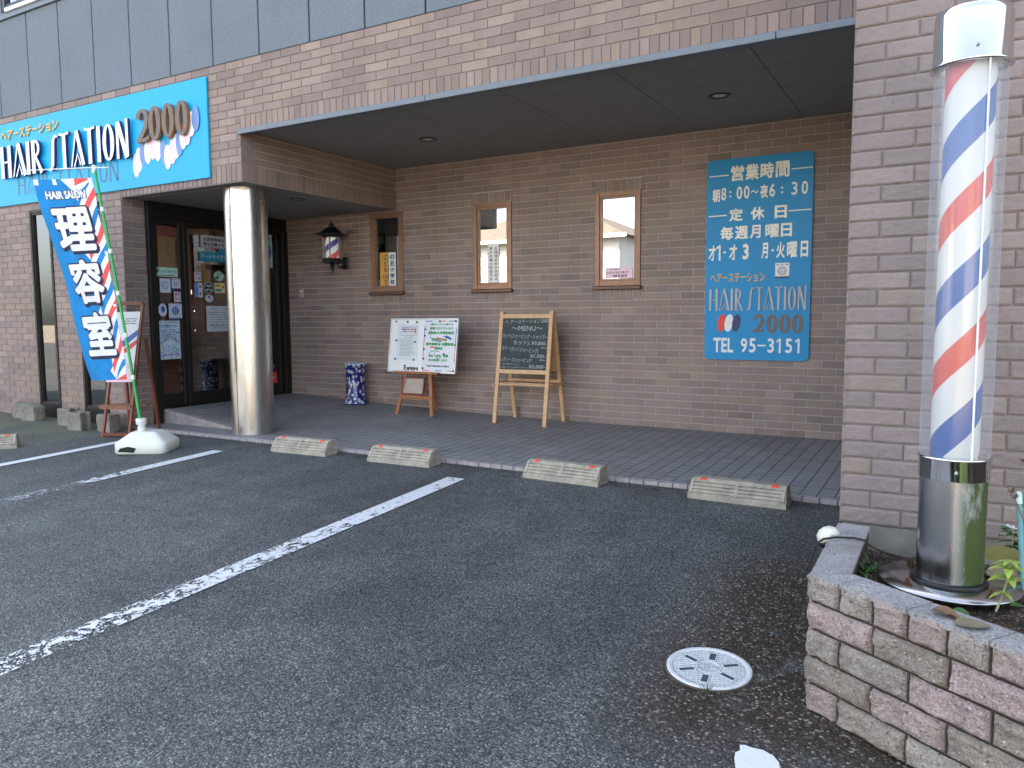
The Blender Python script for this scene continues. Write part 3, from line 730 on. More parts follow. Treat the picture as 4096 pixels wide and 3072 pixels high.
# opening hours sign
F1 = wall_frame(YB-.02)
t = thing('hours_sign', 'tall blue rounded board with opening hours and TEL 95-3151 on the porch back wall', 'sign', (-1.57, YB, .735))
mb = MB(); mb.prism(rrect(-2.04, -1.105, .733, 2.575, .05), F1, -.012, 0); mb.build('board', B_SIGN2, t)
mb = MB(); Bd = .035
def T(s, a, b, c, d, k=0, bold=Bd):
    if s == '1':
        mb.rect(F1, b-.019, b-.002, c, d, .0012, k, .003); mb.prism([(b-.0195, d-.004), (b-.0195, d-.026), (b-.040, d-.038), (b-.040, d-.020)], F1, .0012, .004, k)
    else: mb.text(s, F1, a, b, c, d, .0012, k, bold=bold, ext=.003)
for i, ch in enumerate('営業時間'): T(ch, -1.82+.132*i, -1.82+.132*i+.118, 2.368, 2.508)
T('朝', -1.985, -1.917, 2.192, 2.312)
for s_, a, b in (('8', -1.905, -1.86), ('0', -1.765, -1.715), ('0', -1.70, -1.65), ('6', -1.475, -1.425), ('3', -1.285, -1.235), ('0', -1.20, -1.148)): T(s_, a, b, 2.203, 2.318, bold=.02)
for a in (-1.822, -1.365):
    for z in (2.235, 2.275): ell(mb, F1, (a, z), .009, .009, .0012, 0, .0015)
T('〜', -1.637, -1.572, 2.245, 2.275, bold=.02); T('夜', -1.555, -1.487, 2.198, 2.316)
for ch, a in (('定', -1.828), ('休', -1.635), ('日', -1.425)): T(ch, a, a+(.105 if ch == '日' else .122), 2.008, 2.122)
for i, ch in enumerate('毎週月曜日'): T(ch, -1.908+.135*i, -1.908+.135*i+(.095 if ch in '月日' else .12), 1.842, 1.962)
for ch, a, b in (('才', -2.014, -1.945), ('1', -1.938, -1.900), ('才', -1.822, -1.752), ('3', -1.70, -1.645), ('月', -1.532, -1.475), ('火', -1.402, -1.33), ('曜', -1.312, -1.225), ('日', -1.195, -1.133)): T(ch, a, b, 1.655, 1.797)
for a in (-1.865, -1.435): ell(mb, F1, (a, 1.728), .011, .011, .0012, 0, .0015)
for a, b, z in ((-2.018, -1.84, 2.428), (-1.29, -1.115, 2.430), (-2.019, -1.85, 2.065), (-1.305, -1.117, 2.068)): mb.rect(F1, a, b, z-.005, z+.005, .0012, 0, .0015)
mb.build('hours_lettering', C_CREAM, t)
mb = MB(); T('TEL', -1.957, -1.768, .80, .937, bold=.03)
for ch, a, b in (('9', -1.70, -1.642), ('5', -1.625, -1.565), ('3', -1.46, -1.402), ('1', -1.383, -1.342), ('5', -1.305, -1.245), ('1', -1.222, -1.181)): T(ch, a, b, .803, .935, bold=.025)
mb.rect(F1, -1.55, -1.475, .862, .876, .0012, 0, .0015); mb.build('telephone_lettering', C_WHITE, t)
mb = MB(); mb.text('ヘアーステーション', F1, -1.993, -1.497, 1.450, 1.535, .0012, bold=.02, ext=.002); mb.build('kana_lettering', C_GOLD, t)
mb = MB(); deco_word(mb, 'HAIR', F1, -2.0, -1.693, 1.19, 1.392, .001, .009, 0, 1, .95); deco_word(mb, 'STATION', F1, -1.65, -1.137, 1.19, 1.40, .001, .009, 0, 1, .95); mb.build('silver_lettering', [C_SILVER, C_BROWN], t)
mb = MB(); two(mb, F1, (-1.545, 1.07), .050, .080, .001, .006, 0, 1, .62)
for xx in (-1.425, -1.315, -1.205): zero(mb, F1, (xx, 1.068), .050, .080, .001, .006, 0, 1, thick=.72)
mb.build('number_lettering', [C_BROWN, C_CREAM], t)
mb = MB()
for i, xx in enumerate((-1.882, -1.815, -1.745)): ell(mb, F1, (xx, 1.075), .038, .082, .0012+.0007*i, i, .0007, -.16)
mb.build('oval_motif', [C_RED, C_WHITE, C_NAVY], t)
def hexmark(mb, fr, cx, cy, r, z, dark, light):
    hx = lambda q: [(cx+q*cos(pi/3*i), cy+q*sin(pi/3*i)) for i in range(6)]
    for k in range(5): mb.prism(hx(r*(1-.15*k)), fr, z+.0002*k, z+.0002*(k+1), dark if k % 2 == 0 else light)
    mb.prism([(cx-r*.5, cy+r*.35), (cx+r*.5, cy+r*.35), (cx, cy-r*.5)], fr, z+.001, z+.0013, light); mb.text('S', fr, cx-r*.14, cx+r*.14, cy-r*.12, cy+r*.3, z+.0016, dark, bold=.02)
mb = MB(); mb.rect(F1, -1.409, -1.287, 1.474, 1.612, .0012, 0, .0008); mb.rect(F1, -1.409, -1.287, 1.474, 1.492, .0022, 2); hexmark(mb, F1, -1.348, 1.54, .042, .0024, 1, 0)
mb.text('安全・衛生・確認', F1, -1.40, -1.296, 1.588, 1.604, .0024, 1, bold=.03); mb.build('sticker', [C_WHITE, C_GREY, C_NAVY], t)

# ---------------------------------------------------------------- stickers and posters on the entrance glass
FD = side_frame(XD)
def card(name, label, cat, y0, y1, z0, z1, base, draw=None, mats=(), oval=False, fr=None, off=0.004, group=None):
    fr = fr or FD; mb = MB()
    if oval: ell(mb, fr, ((y0+y1)/2, (z0+z1)/2), (y1-y0)/2, (z1-z0)/2, off, 0, .001)
    else: mb.rect(fr, y0, y1, z0, z1, off, 0, .001)
    if draw: draw(mb, fr, off+.0014)
    return solid(name, mb, [base]+list(mats), label, cat, group)
C_TEAL = col('teal_card', (35, 140, 175)); C_MINT = col('mint', (165, 205, 195)); C_GREEN = col('leaf_green', (30, 140, 60)); C_YEL = col('pale_yellow', (225, 210, 140)); C_BLUEP = col('poster_blue', (45, 100, 175))
C_PAPG = col('glass_paper', (190, 202, 215))
def lines(mb, fr, y0, y1, z0, z1, z, n, k, seed=1, h=.5):
    r = random.Random(seed)
    for i in range(n):
        zz = z1-(z1-z0)*(i+.5)/n; hh = (z1-z0)/n*h/2; y = y0+r.uniform(0, .08)*(y1-y0)
        e = y1-r.uniform(0, .25)*(y1-y0)
        while y < e: q = min(e, y+r.uniform(.006, .02)); mb.rect(fr, y, q, zz-hh*r.uniform(.5, 1), zz+hh*r.uniform(.5, 1), z, k); y = q+.003
def d_assoc(mb, fr, z):
    mb.text('全国理容組合加盟店', fr, 5.985, 6.44, 2.035, 2.08, z, 1, bold=.03); mb.text('厚生労働大臣認可店', fr, 5.985, 6.44, 1.98, 2.025, z, 1, bold=.03)
    for i in range(11):
        for zz, s_ in ((2.092, 0), (1.962, 1)):
            y = 5.96+i*.045; mb.prism([(y, zz), (y+.02, zz), (y+.026, zz+.012), (y+.006, zz+.012)], fr, z, z+.0003, 2 if (i+s_) % 2 else 3)
card('association_card', 'white card with striped border and two lines of Japanese on the door, topmost', 'card', 5.952, 6.445, 1.96, 2.105, C_PAPG, d_assoc, [C_BLACKT, C_RED, C_NAVY])
def d_art(mb, fr, z): ell(mb, fr, (6.24, 1.91), .055, .055, .002, 0, .0012); mb.text('アートネイチャー', fr, 5.945, 6.37, 1.835, 1.885, z, 1, bold=.035)
card('hair_product_sign', 'teal plate with katakana and a domed top, just under the striped card', 'sign', 5.927, 6.40, 1.807, 1.91, C_TEAL, d_art, [C_PAPG])
def d_green(mb, fr, z): ell(mb, fr, (5.39, 1.668), .014, .024, z, 1, .0003); mb.text('ここはグリーン車のデッキです', fr, 5.42, 5.62, 1.65, 1.678, z, 2, bold=.02); lines(mb, fr, 5.385, 5.625, 1.61, 1.63, z, 1, 2, 3)
card('green_strip_sticker', 'long pale green sticker across the side glass below the tan curtain', 'sticker', 5.371, 5.637, 1.607, 1.706, C_MINT, d_green, [C_GREEN, C_BLACKT], off=.0)
def d_hex(cy, cz, r): return lambda mb, fr, z: hexmark(mb, fr, cy, cz, r, z, 1, 0)
card('safety_sticker', 'larger white sticker with blue hexagon S mark, left of the pair', 'sticker', 5.405, 5.538, 1.431, 1.584, C_PAPG, d_hex(5.472, 1.512, .05), [C_LBLUE], off=.001)
def d_s2(mb, fr, z): hexmark(mb, fr, 5.608, 1.526, .033, z, 1, 0); mb.rect(fr, 5.553, 5.664, 1.461, 1.482, z, 2); mb.text('安全・衛生・確認', fr, 5.56, 5.657, 1.572, 1.584, z, 2, bold=.03)
card('safety_sticker', 'smaller white sticker with grey hexagon S mark and navy foot', 'sticker', 5.553, 5.664, 1.461, 1.591, C_PAPG, d_s2, [C_GREY, C_NAVY], off=.001)
def d_yu(y, zc, w): 
    def f(mb, fr, z):
        for ch, yy, zz, k in (('快', y+w*.55, zc+.005, 1), ('適', y+w*.55, zc-.045, 1), ('優', y+w*.1, zc+.005, 2), ('美', y+w*.1, zc-.045, 2)): mb.text(ch, fr, yy, yy+w*.36, zz, zz+.04, z, k, bold=.02)
    return f
card('comfort_sticker', 'small grey sticker with four kanji under the hexagon stickers', 'sticker', 5.575, 5.662, 1.332, 1.444, C_PAPG, d_yu(5.577, 1.39, .083), [C_TEAL, C_RED], off=.001)
def d_s4(mb, fr, z): ell(mb, fr, (5.43, 1.25), .024, .034, z, 1, .0003); mb.prism([(5.42, 1.225), (5.44, 1.222), (5.425, 1.20)], fr, z, z+.0003, 1)
card('round_badge_sticker', 'round white sticker with a small blue head mark, low on the side glass', 'sticker', 5.375, 5.479, 1.171, 1.311, C_PAPG, d_s4, [C_BLUEP], oval=True, off=.001)
def d_s5(mb, fr, z):
    ell(mb, fr, (5.585, 1.232), .045, .048, z, 1, .0003)
    for a in (5.572, 5.598): mb.ribbon([(a, 1.19, .003), (a-.008, 1.23, .003), (a+.006, 1.272, .003)], fr, z+.0004, z+.0006, 0)
    mb.rect(fr, 5.503, 5.668, 1.142, 1.155, z, 1); mb.text('シェーブな看板', fr, 5.52, 5.65, 1.29, 1.304, z, 1, bold=.02)
card('blue_disc_sticker', 'square white sticker with a blue disc of wavy lines', 'sticker', 5.503, 5.668, 1.142, 1.312, C_PAPG, d_s5, [C_BLUEP], off=.001)
def d_post(mb, fr, z):
    mb.text('おしゃれな街 理容サロン', fr, 5.385, 5.62, 1.095, 1.112, z, 1, bold=.02); mb.text('ひげ元気なオシャレ', fr, 5.38, 5.615, 1.045, 1.085, z, 2, bold=.04)
    for i, ch in enumerate('BARBER FAMILY'):
        if ch == ' ': continue
        u = i/12; y = 5.385+.22*u; zz = .865+.045*sin(pi*u); mb.text(ch, fr, y, y+.013, zz, zz+.04, z, 1, bold=.02)
    r = random.Random(5)
    for i in range(330):
        y = r.uniform(5.383, 5.622); zz = r.choice([r.uniform(.93, 1.03), r.uniform(.71, .86)])
        if r.random() < .35: ell(mb, fr, (y, zz), r.uniform(.003, .007), r.uniform(.004, .008), z+.00003*i*.1, r.choice([1, 2, 2, 0]), .0002)
        else:
            a = r.uniform(0, 6.28); l = r.uniform(.006, .014); mb.ribbon([(y, zz, .0013), (y+l*cos(a), zz+l*sin(a), .0013), (y+l*cos(a+.8)*1.4, zz+l*sin(a+.8)*1.4, .001)], fr, z+.0001, z+.00015+.0000004*i, r.choice([1, 2, 2, 1]))
    for i in range(5):
        y = 5.40+i*.045; mb.prism([(y, .73+.01*(i % 2)), (y+.035, .75), (y+.035, .762), (y, .742)], fr, z+.0004, z+.0006, 3 if i % 2 else 2)
card('salon_poster', 'white poster crowded with blue line drawings, BARBER FAMILY lettered across, lowest on the side glass', 'poster', 5.375, 5.632, .698, 1.122, col('poster_paper', (190, 212, 225)), d_post, [C_NAVY, C_BLUEP, C_RED], off=.001)
card('comfort_sticker', 'small sticker with four kanji on the door itself, beside the lock plate', 'sticker', 5.849, 5.937, 1.572, 1.675, C_PAPG, d_yu(5.851, 1.63, .083), [C_TEAL, C_RED])
def d_m2(mb, fr, z): ell(mb, fr, (6.17, 1.625), .018, .022, z, 1, .0003); ell(mb, fr, (6.145, 1.618), .012, .018, z+.0004, 1, .0003); mb.rect(fr, 6.14, 6.24, 1.66, 1.67, z, 2)
card('round_green_sticker', 'round pale green sticker by the steel column', 'sticker', 6.115, 6.255, 1.584, 1.697, C_MINT, d_m2, [C_BROWN, C_GREEN], oval=True)
def d_m3(mb, fr, z):
    mb.rect(fr, 5.84, 5.89, 1.39, 1.55, z, 1)
    for i, ch in enumerate('いらっしゃい家'): mb.text(ch, fr, 5.85, 5.88, 1.528-i*.022, 1.528-i*.022+.016, z+.0004, 0, bold=.03)
    ell(mb, fr, (5.92, 1.512), .018, .02, z, 2, .0003); ell(mb, fr, (5.922, 1.43), .012, .022, z, 2, .0003)
card('welcome_sticker', 'sticker split blue and white with vertical kana, left of the round black badge', 'sticker', 5.84, 5.951, 1.387, 1.55, C_PAPG, d_m3, [C_BLUEP, C_GREY])
def d_m4(mb, fr, z):
    ell(mb, fr, (6.038, 1.5), .06, .059, z, 1, .0003); mb.rect(fr, 6.0, 6.076, 1.515, 1.53, z+.0005, 0); mb.rect(fr, 6.0, 6.02, 1.465, 1.485, z+.0005, 0); mb.rect(fr, 6.058, 6.08, 1.465, 1.485, z+.0005, 0); mb.prism([(6.02, 1.46), (6.056, 1.46), (6.05, 1.505), (6.026, 1.505)], fr, z+.0005, z+.0008, 2)
card('round_black_badge', 'round black badge with white border in the middle of the door', 'sticker', 5.971, 6.107, 1.434, 1.566, C_PAPG, d_m4, [C_BLACKT, C_GREY], oval=True)
def d_m5(mb, fr, z): mb.rect(fr, 6.13, 6.22, 1.46, 1.49, z, 1); mb.rect(fr, 6.13, 6.2, 1.52, 1.535, z, 2); ell(mb, fr, (6.24, 1.51), .015, .022, z, 3, .0003)
card('yellow_card', 'small yellow card against the steel column, right of the black badge', 'card', 6.12, 6.268, 1.444, 1.56, C_YEL, d_m5, [C_TEAL, C_BROWN, C_RED])
def d_m6(mb, fr, z): ell(mb, fr, (6.037, 1.395), .014, .016, z, 1, .0003); ell(mb, fr, (6.02, 1.365), .014, .012, z, 2, .0003); ell(mb, fr, (6.055, 1.362), .01, .01, z, 3, .0003)
card('round_dot_sticker', 'small round white sticker with three coloured dots under the black badge', 'sticker', 5.98, 6.097, 1.334, 1.422, C_PAPG, d_m6, [C_NAVY, C_PINK, C_LBLUE], oval=True)
def d_not(mb, fr, z): mb.text('コロナウィルスの感染予防', fr, 6.03, 6.36, 1.25, 1.275, z, 1, bold=.02); lines(mb, fr, 6.01, 6.36, 1.09, 1.225, z, 5, 1, 8, .35); mb.text('皆様のご協力をお願いいたします', fr, 6.04, 6.36, 1.058, 1.074, z, 2, bold=.03); mb.text('ヘアーステーション 2000', fr, 6.06, 6.35, 1.028, 1.04, z, 2, bold=.02)
card('door_notice', 'white printed notice sheet on the door half hidden by the steel column', 'notice', 5.991, 6.38, .993, 1.289, C_PAPG, d_not, [C_GREY, C_BLACKT])
def d_ban(mb, fr, z):
    for i, ch in enumerate('自然になじむ、魅力のグレー。'): mb.text(ch, fr, 6.912, 6.955, 1.42-i*.062, 1.42-i*.062+(.045 if ch not in '、。' else .012), z, 1, bold=.01)
    mb.rect(fr, 6.86, 7.03, .315, .46, z, 2); mb.text('Color', fr, 6.9, 7.01, .37, .42, z+.001, 1, shear=.3); ell(mb, fr, (6.975, .53), .03, .025, z, 3, .0005)
card('navy_poster', 'tall navy poster with vertical white kana and red foot, right of the steel column', 'poster', 6.66, 7.045, .311, 1.567, col('poster_navy', (14, 16, 34)), d_ban, [C_PAPG, C_RED, C_GREY])
def d_bl(mb, fr, z): ell(mb, fr, (6.96, 1.98), .04, .09, z, 1, .0005); mb.text('中', fr, 6.93, 6.99, 2.11, 2.16, z, 2, bold=.03); lines(mb, fr, 6.91, 7.01, 1.80, 1.87, z, 3, 1, 6)
card('light_blue_poster', 'narrow light blue poster high on the glass right of the steel column', 'poster', 6.80, 7.02, 1.778, 2.191, col('poster_light_blue', (150, 205, 215)), d_bl, [C_BLUEP, C_BLACKT])
# notices in the porch windows
def wcard(name, label, cat, x0, x1, z0, z1, base, draw, mats, off=-.018): return card(name, label, cat, x0, x1, z0, z1, base, draw, mats, fr=wall_frame(YB), off=off)
def vtext(mb, fr, s_, x, w, ztop, step, z, k, h=.8, bold=.02):
    for i, ch in enumerate(s_): mb.text(ch, fr, x, x+w, ztop-(i+1)*step, ztop-(i+1)*step+step*h, z, k, bold=bold)
C_AMB = col('amber_card', (214, 160, 60))
def d_w1(mb, fr, z): vtext(mb, fr, 'こども', -5.925, .055, 1.90, .073, z, 1, bold=.05); mb.text('110', fr, -5.945, -5.865, 1.605, 1.655, z, 1, bold=.06); vtext(mb, fr, '番の家', -5.925, .05, 1.60, .038, z, 1, .85)
wcard('child_safety_card', 'amber card with vertical Japanese and 110 in the leftmost porch window', 'card', -5.985, -5.86, 1.52, 1.915, C_AMB, d_w1, [C_BROWN])
def d_w1b(mb, fr, z): vtext(mb, fr, 'の丑小学校', -5.835, .07, 1.90, .073, z, 1, bold=.05)
wcard('school_card', 'white card with vertical blue kanji right beside the amber card', 'card', -5.852, -5.745, 1.52, 1.912, C_WHITE, d_w1b, [col('deep_teal_ink', (20, 85, 110))])
def d_w2(mb, fr, z):
    vtext(mb, fr, '全国理容組合加盟店', -4.385, .042, 1.915, .0415, z, 1); vtext(mb, fr, '厚生労働大臣認可店', -4.448, .042, 1.915, .0415, z, 1)
    for i in range(11):
        zz = 1.53+i*.037
        for x in (-4.468, -4.334): mb.prism([(x, zz), (x+.010, zz+.006), (x+.010, zz+.018), (x, zz+.012)], fr, z, z+.0003, 2 if i % 2 else 3)
wcard('association_card', 'tall white card with two columns of kanji in the middle porch window', 'card', -4.47, -4.322, 1.515, 1.945, C_WHITE, d_w2, [C_BROWN, C_RED, C_NAVY])
def d_w3(mb, fr, z): mb.text('女性のお顔そり', fr, -3.03, -2.92, 1.603, 1.62, z, 1, bold=.02); mb.text('あなたのキレイを全力で応援します', fr, -3.065, -2.825, 1.57, 1.593, z, 2, bold=.02); mb.text('理容 美 倶楽部', fr, -2.99, -2.84, 1.535, 1.56, z, 2, bold=.03)
wcard('pink_notice', 'pale pink paper notice at the foot of the rightmost porch window', 'notice', -3.075, -2.785, 1.525, 1.632, C_PINK, d_w3, [C_BROWN, C_BLACKT])
# wall switch
t = thing('intercom', 'small beige intercom with red label on the wall right of the entrance', 'intercom', (-7.24, YB, 1.41))
mb = MB(); mb.box(-7.277, -7.209, YB-.03, YB-.001, 1.408, 1.523, bev=.005); mb.build('casing', plain('beige_plastic', (.45, .40, .33), .5), t)
mb = MB(); mb.box(-7.268, -7.218, YB-.032, YB-.03, 1.475, 1.512); mb.box(-7.268, -7.218, YB-.0325, YB-.032, 1.497, 1.512, 1); mb.build('label_plate', [C_WHITE, C_RED], t)

# ---------------------------------------------------------------- recessed downlights
def downlight(loc, label, first=None):
    if first: return dup(first, loc, 0, label)
    t = thing('downlight', label, 'downlight', loc, 'round recessed downlights in the porch ceilings'); x, y, z = loc
    mb = MB(); mb.lathe([(.055, -.001), (.056, -.006), (.085, -.006), (.088, -.0005)], loc, 32, cap=False); mb.build('trim_ring', M_BLACK, t)
    mb = MB(); mb.lathe([(.054, -.002), (.0, -.0021)], loc, 24, cap=False); mb.build('lens', plain('frosted_lens', (.75, .82, .82), .2, var=.03), t); return t
dl = downlight((-4.489, 6.217, Z_SOF), 'round recessed downlight in the middle of the main porch ceiling, above the whiteboard')
downlight((-1.661, 6.191, Z_SOF), 'round recessed downlight in the porch ceiling above the opening hours board', dl)
downlight((-6.088, 6.062, Z_ENT), 'round recessed downlight in the low ceiling just behind the steel column', dl)

# ---------------------------------------------------------------- wall lamp with barber stripes
def stripes(name, z0, pitch, segs, ox=0, oy=0, rough=.35, phase=.25, emit=0):
    s = NT(name); x, y, z = s.xyz()
    th = s.math('DIVIDE', s.math('ARCTAN2', y, x), 2*pi)
    u = s.math('FRACT', s.math('ADD', s.math('SUBTRACT', s.math('DIVIDE', s.math('SUBTRACT', z, z0), pitch), s.math('ADD', th, phase)), 10))
    c = s.ramp(u, segs, const=True)
    n = s.noise(9, 4, .6, s.comb(x, y, s.math('MULTIPLY', z, .3))); c = s.mix(s.rmap(n, .4, .8, 0, .12), c, (.62, .64, .66))
    s.set(col=c, rough=rough)
    if emit: s.put(c, s.b.inputs['Emission Color']); s.b.inputs['Emission Strength'].default_value = emit
    return s.m
W_ = (.74, .76, .74); R_ = lin((.84, .20, .16)); B_ = lin((.0, .33, .64)); N_ = lin((.08, .07, .45))
lx, ly = -6.49, 7.0
t = thing('wall_lantern', 'black wall lantern holding a striped barber cylinder, left of the porch windows', 'wall lamp', (lx, ly, 1.66))
mb = MB(); hexr = lambda r, z: [(r, z)]
mb.lathe([(.075, 1.795), (.118, 1.80), (.122, 1.845), (.118, 1.852)], (lx, ly, 0), 6, smooth=False)
mb.lathe([(.003, 1.662), (.010, 1.69), (.006, 1.70), (.018, 1.712), (.026, 1.735), (.012, 1.745), (.03, 1.755), (.02, 1.775), (.06, 1.795)], (lx, ly, 0), 16); mb.build('base', M_BLACK, t)
mb = MB(); mb.lathe([(.118, 2.098), (.118, 2.118), (.20, 2.130), (.205, 2.137), (.15, 2.155), (.10, 2.185), (.058, 2.215), (.03, 2.225)], (lx, ly, 0), 6, smooth=False)
mb.lathe([(.03, 2.222), (.024, 2.236), (.038, 2.245), (.022, 2.262), (.008, 2.275), (.014, 2.284), (.003, 2.318)], (lx, ly, 0), 16); mb.build('roof', M_BLACK, t)
mb = MB()
for i in range(6):
    a = pi/3*i; mb.tube([(lx+.112*cos(a), ly+.112*sin(a), 1.85), (lx+.112*cos(a), ly+.112*sin(a), 2.10)], .007, 6)
mb.build('glass_rod', plain('rose_rod', (.75, .52, .50), .25, .3), t)
mb = MB()
for i in range(6):
    a, b = pi/3*i, pi/3*(i+1); p, q = (lx+.105*cos(a), ly+.105*sin(a)), (lx+.105*cos(b), ly+.105*sin(b)); mb.add([(*p, 1.852), (*q, 1.852), (*q, 2.097), (*p, 2.097)], [(0, 1, 2, 3)])
mb.build('glass', M_CLEAR, t)
mb = MB(); mb.lathe([(.074, 1.852), (.074, 2.097)], (lx, ly, 0), 32)
mb.build('striped_cylinder', stripes('lantern_stripes', .19, .30, [(0, R_), (.25, W_), (.5, N_), (.75, W_)], rough=.25, phase=.05, emit=.06), t)
mb = MB(); mb.box(lx-.05, lx+.04, YB-.03, YB-.001, 1.735, 1.88, bev=.008); mb.beam((lx-.005, YB-.02, 1.77), (lx, ly+.10, 1.755), .035, .03, bev=.006); mb.beam((lx, ly+.10, 1.745), (lx, ly+.10, 1.83), .028, .028, bev=.006); mb.build('bracket', M_BLACK, t)

# ---------------------------------------------------------------- umbrella vase
def vase_mat():
    s = NT('blue_white_glaze'); x, y, z = s.xyz(); th = s.math('MULTIPLY', s.math('ARCTAN2', y, x), .15)
    co = s.comb(th, z, 0); nz = s.noise(14, 2, .5, co, col=True)
    vv = s.node('ShaderNodeVectorMath', operation='ADD'); s.put(co, vv.inputs[0])
    v2 = s.node('ShaderNodeVectorMath', operation='SCALE'); s.put(nz, v2.inputs[0]); v2.inputs['Scale'].default_value = .012; s.put(v2.outputs[0], vv.inputs[1])
    d1 = s.voro(19, 'Distance', vv.outputs[0]); p = s.voro(19, 'Position', vv.outputs[0])
    loc = s.node('ShaderNodeVectorMath', operation='SUBTRACT'); s.put(vv.outputs[0], loc.inputs[0]); s.put(p, loc.inputs[1])
    lx_, ly_, lz_ = s.xyz(loc.outputs[0]); an = s.math('ARCTAN2', ly_, lx_)
    pet = s.math('ADD', .26, s.math('MULTIPLY', s.math('ABSOLUTE', s.math('COSINE', s.math('MULTIPLY', an, 2.5))), .24))
    f = s.math('LESS_THAN', d1, pet); core = s.math('LESS_THAN', d1, .10)
    vein = s.math('LESS_THAN', s.math('ABSOLUTE', s.math('COSINE', s.math('MULTIPLY', an, 2.5))), .10)
    f = s.math('MULTIPLY', f, s.math('SUBTRACT', 1, core)); f = s.math('MULTIPLY', f, s.math('SUBTRACT', 1, vein))
    bands = s.math('ADD', s.math('LESS_THAN', s.math('ABSOLUTE', s.math('SUBTRACT', z, .10)), .008), s.math('LESS_THAN', s.math('ABSOLUTE', s.math('SUBTRACT', z, .375)), .006), clamp=True)
    bands = s.math('ADD', bands, s.math('LESS_THAN', z, .014), clamp=True)
    f = s.math('MULTIPLY', f, s.math('SUBTRACT', 1, bands)); f = s.math('ADD', f, s.math('GREATER_THAN', z, .487), clamp=True)
    s.set(col=s.mix(f, (.012, .014, .16), (.62, .66, .74)), rough=.18, coat=.5); return s.m
vz = zfloor(-6.236, 6.96)
mb = MB(); vl = (-6.225, 7.06, vz)
mb.lathe([(.138, 0), (.152, .006), (.150, .022), (.128, .05), (.118, .09), (.122, .10), (.116, .11), (.113, .25), (.112, .36), (.118, .375), (.114, .39), (.124, .43), (.142, .48), (.146, .49), (.140, .496), (.118, .46), (.105, .40), (.10, .05), (.0, .04)], vl, 48, cap=False)
solid('umbrella_stand', mb, vase_mat(), 'blue and white flowered ceramic umbrella stand against the porch wall', 'umbrella stand', loc=vl)

# ---------------------------------------------------------------- whiteboard on its easel
M_OAK = plain('orange_wood', (.36, .135, .055), .5, var=.18, scale=25); M_PINE = plain('pale_pine', (.60, .37, .19), .5, var=.14, scale=25); M_REDW = plain('red_brown_wood', (.16, .04, .018), .45, var=.2, scale=25)
t = thing('display_easel', 'orange wooden easel holding up the whiteboard', 'easel', (-5.12, 6.85, .065))
for xb, xt in ((-5.36, -5.20), (-4.88, -5.04)):
    mb = MB(); mb.beam((xb, 6.75, .063), (xt, 6.94, 1.02), .042, .022, bev=.003, up=(0, 1, 0)); mb.build('leg', M_OAK, t)
mb = MB(); mb.beam((-5.12, 7.19, .058), (-5.12, 6.96, 1.02), .035, .02, up=(0, 1, 0)); mb.build('leg', M_OAK, t)
mb = MB(); mb.beam((-5.34, 6.782, .265), (-4.90, 6.782, .265), .022, .035); mb.build('crossbar', M_OAK, t)
mb = MB(); mb.beam((-5.42, 6.80, .535), (-4.82, 6.80, .535), .05, .022); mb.build('ledge', M_OAK, t)
# board leaning back on the easel
WB = frame((-5.085, 6.83, .545), (1, .0, 0), (0, .15, 1)); 
t = thing('whiteboard', 'white notice board pinned with papers leaning on the orange easel', 'notice board', (-5.11, 6.83, .545))
mb = MB(); mb.prism([(-.445, 0), (.455, 0), (.455, .585), (-.445, .585)], WB, -.02, 0); mb.build('board', C_WHITE, t)
mb = MB()
for a, b, c, e in ((-.455, .465, -.012, .006), (-.455, .465, .575, .592)): mb.rect(WB, a, b, c, e, -.022, 0, .03)
for a, b, c, e in ((-.455, -.442, .006, .575), (.452, .465, .006, .575)): mb.rect(WB, a, b, c, e, -.022, 0, .03)
mb.rect(WB, -.475, .475, -.02, -.013, -.02, 1, .055)
mb.build('frame', [plain('silver_frame', (.55, .57, .58), .35, .5), M_DBRONZE], t)
mb = MB(); mb.rect(WB, -.35, -.055, .12, .53, .0006, 0, .0008); mb.rect(WB, -.30, -.085, .40, .50, .0018, 1); mb.rect(WB, -.297, -.088, .403, .497, .0022, 0)
mb.text('感染拡大防止対策', WB, -.29, -.125, .462, .478, .0026, 1, bold=.05); mb.text('を宣言しています', WB, -.285, -.13, .437, .453, .0026, 1, bold=.05); mb.text('千葉県 新型コロナウイルス', WB, -.29, -.1, .483, .492, .0026, 1, bold=.03)
mb.prism([(-.115, .42), (-.10, .43), (-.095, .46), (-.105, .488), (-.12, .47)], WB, .0024, .0026, 2)
mb.text('新型コロナウイルス感染防止', WB, -.26, -.13, .377, .386, .0024, 1, bold=.03); lines(mb, WB, -.32, -.09, .17, .37, .0024, 13, 1, 12, .28)
mb.build('left_notice', [M_PAPER, C_BLACKT, C_RED], t)
mb = MB(); mb.rect(WB, .015, .448, .012, .570, .0006, 0, .0008)
for i, (s_, a, b, z, h) in enumerate((('感染ガイドラインに基づいた', .10, .40, .515, .022), ('新型コロナウィルス', .09, .40, .468, .030), ('感染防止対策取組店', .07, .415, .418, .032), ('保健所による', .12, .33, .345, .030), ('衛生講習会 店舗検査', .05, .42, .293, .032), ('施設店', .17, .28, .248, .030), ('安心・安全・信頼', .10, .36, .165, .032), ('をお約束します', .10, .35, .118, .030))):
    mb.text(s_, WB, a, b, z, z+h, .0018, 1, bold=.07)
mb.text('市原市理容組合加盟店', WB, .08, .38, .058, .078, .0018, 2, bold=.04)
for (a, b, k) in ((.03, .12, 3), (.20, .29, 4), (.34, .43, 3)): mb.rect(WB, a, b, .558, .567, .0018, k); mb.rect(WB, a, b, .012, .021, .0018, 3 if k == 4 else 4)
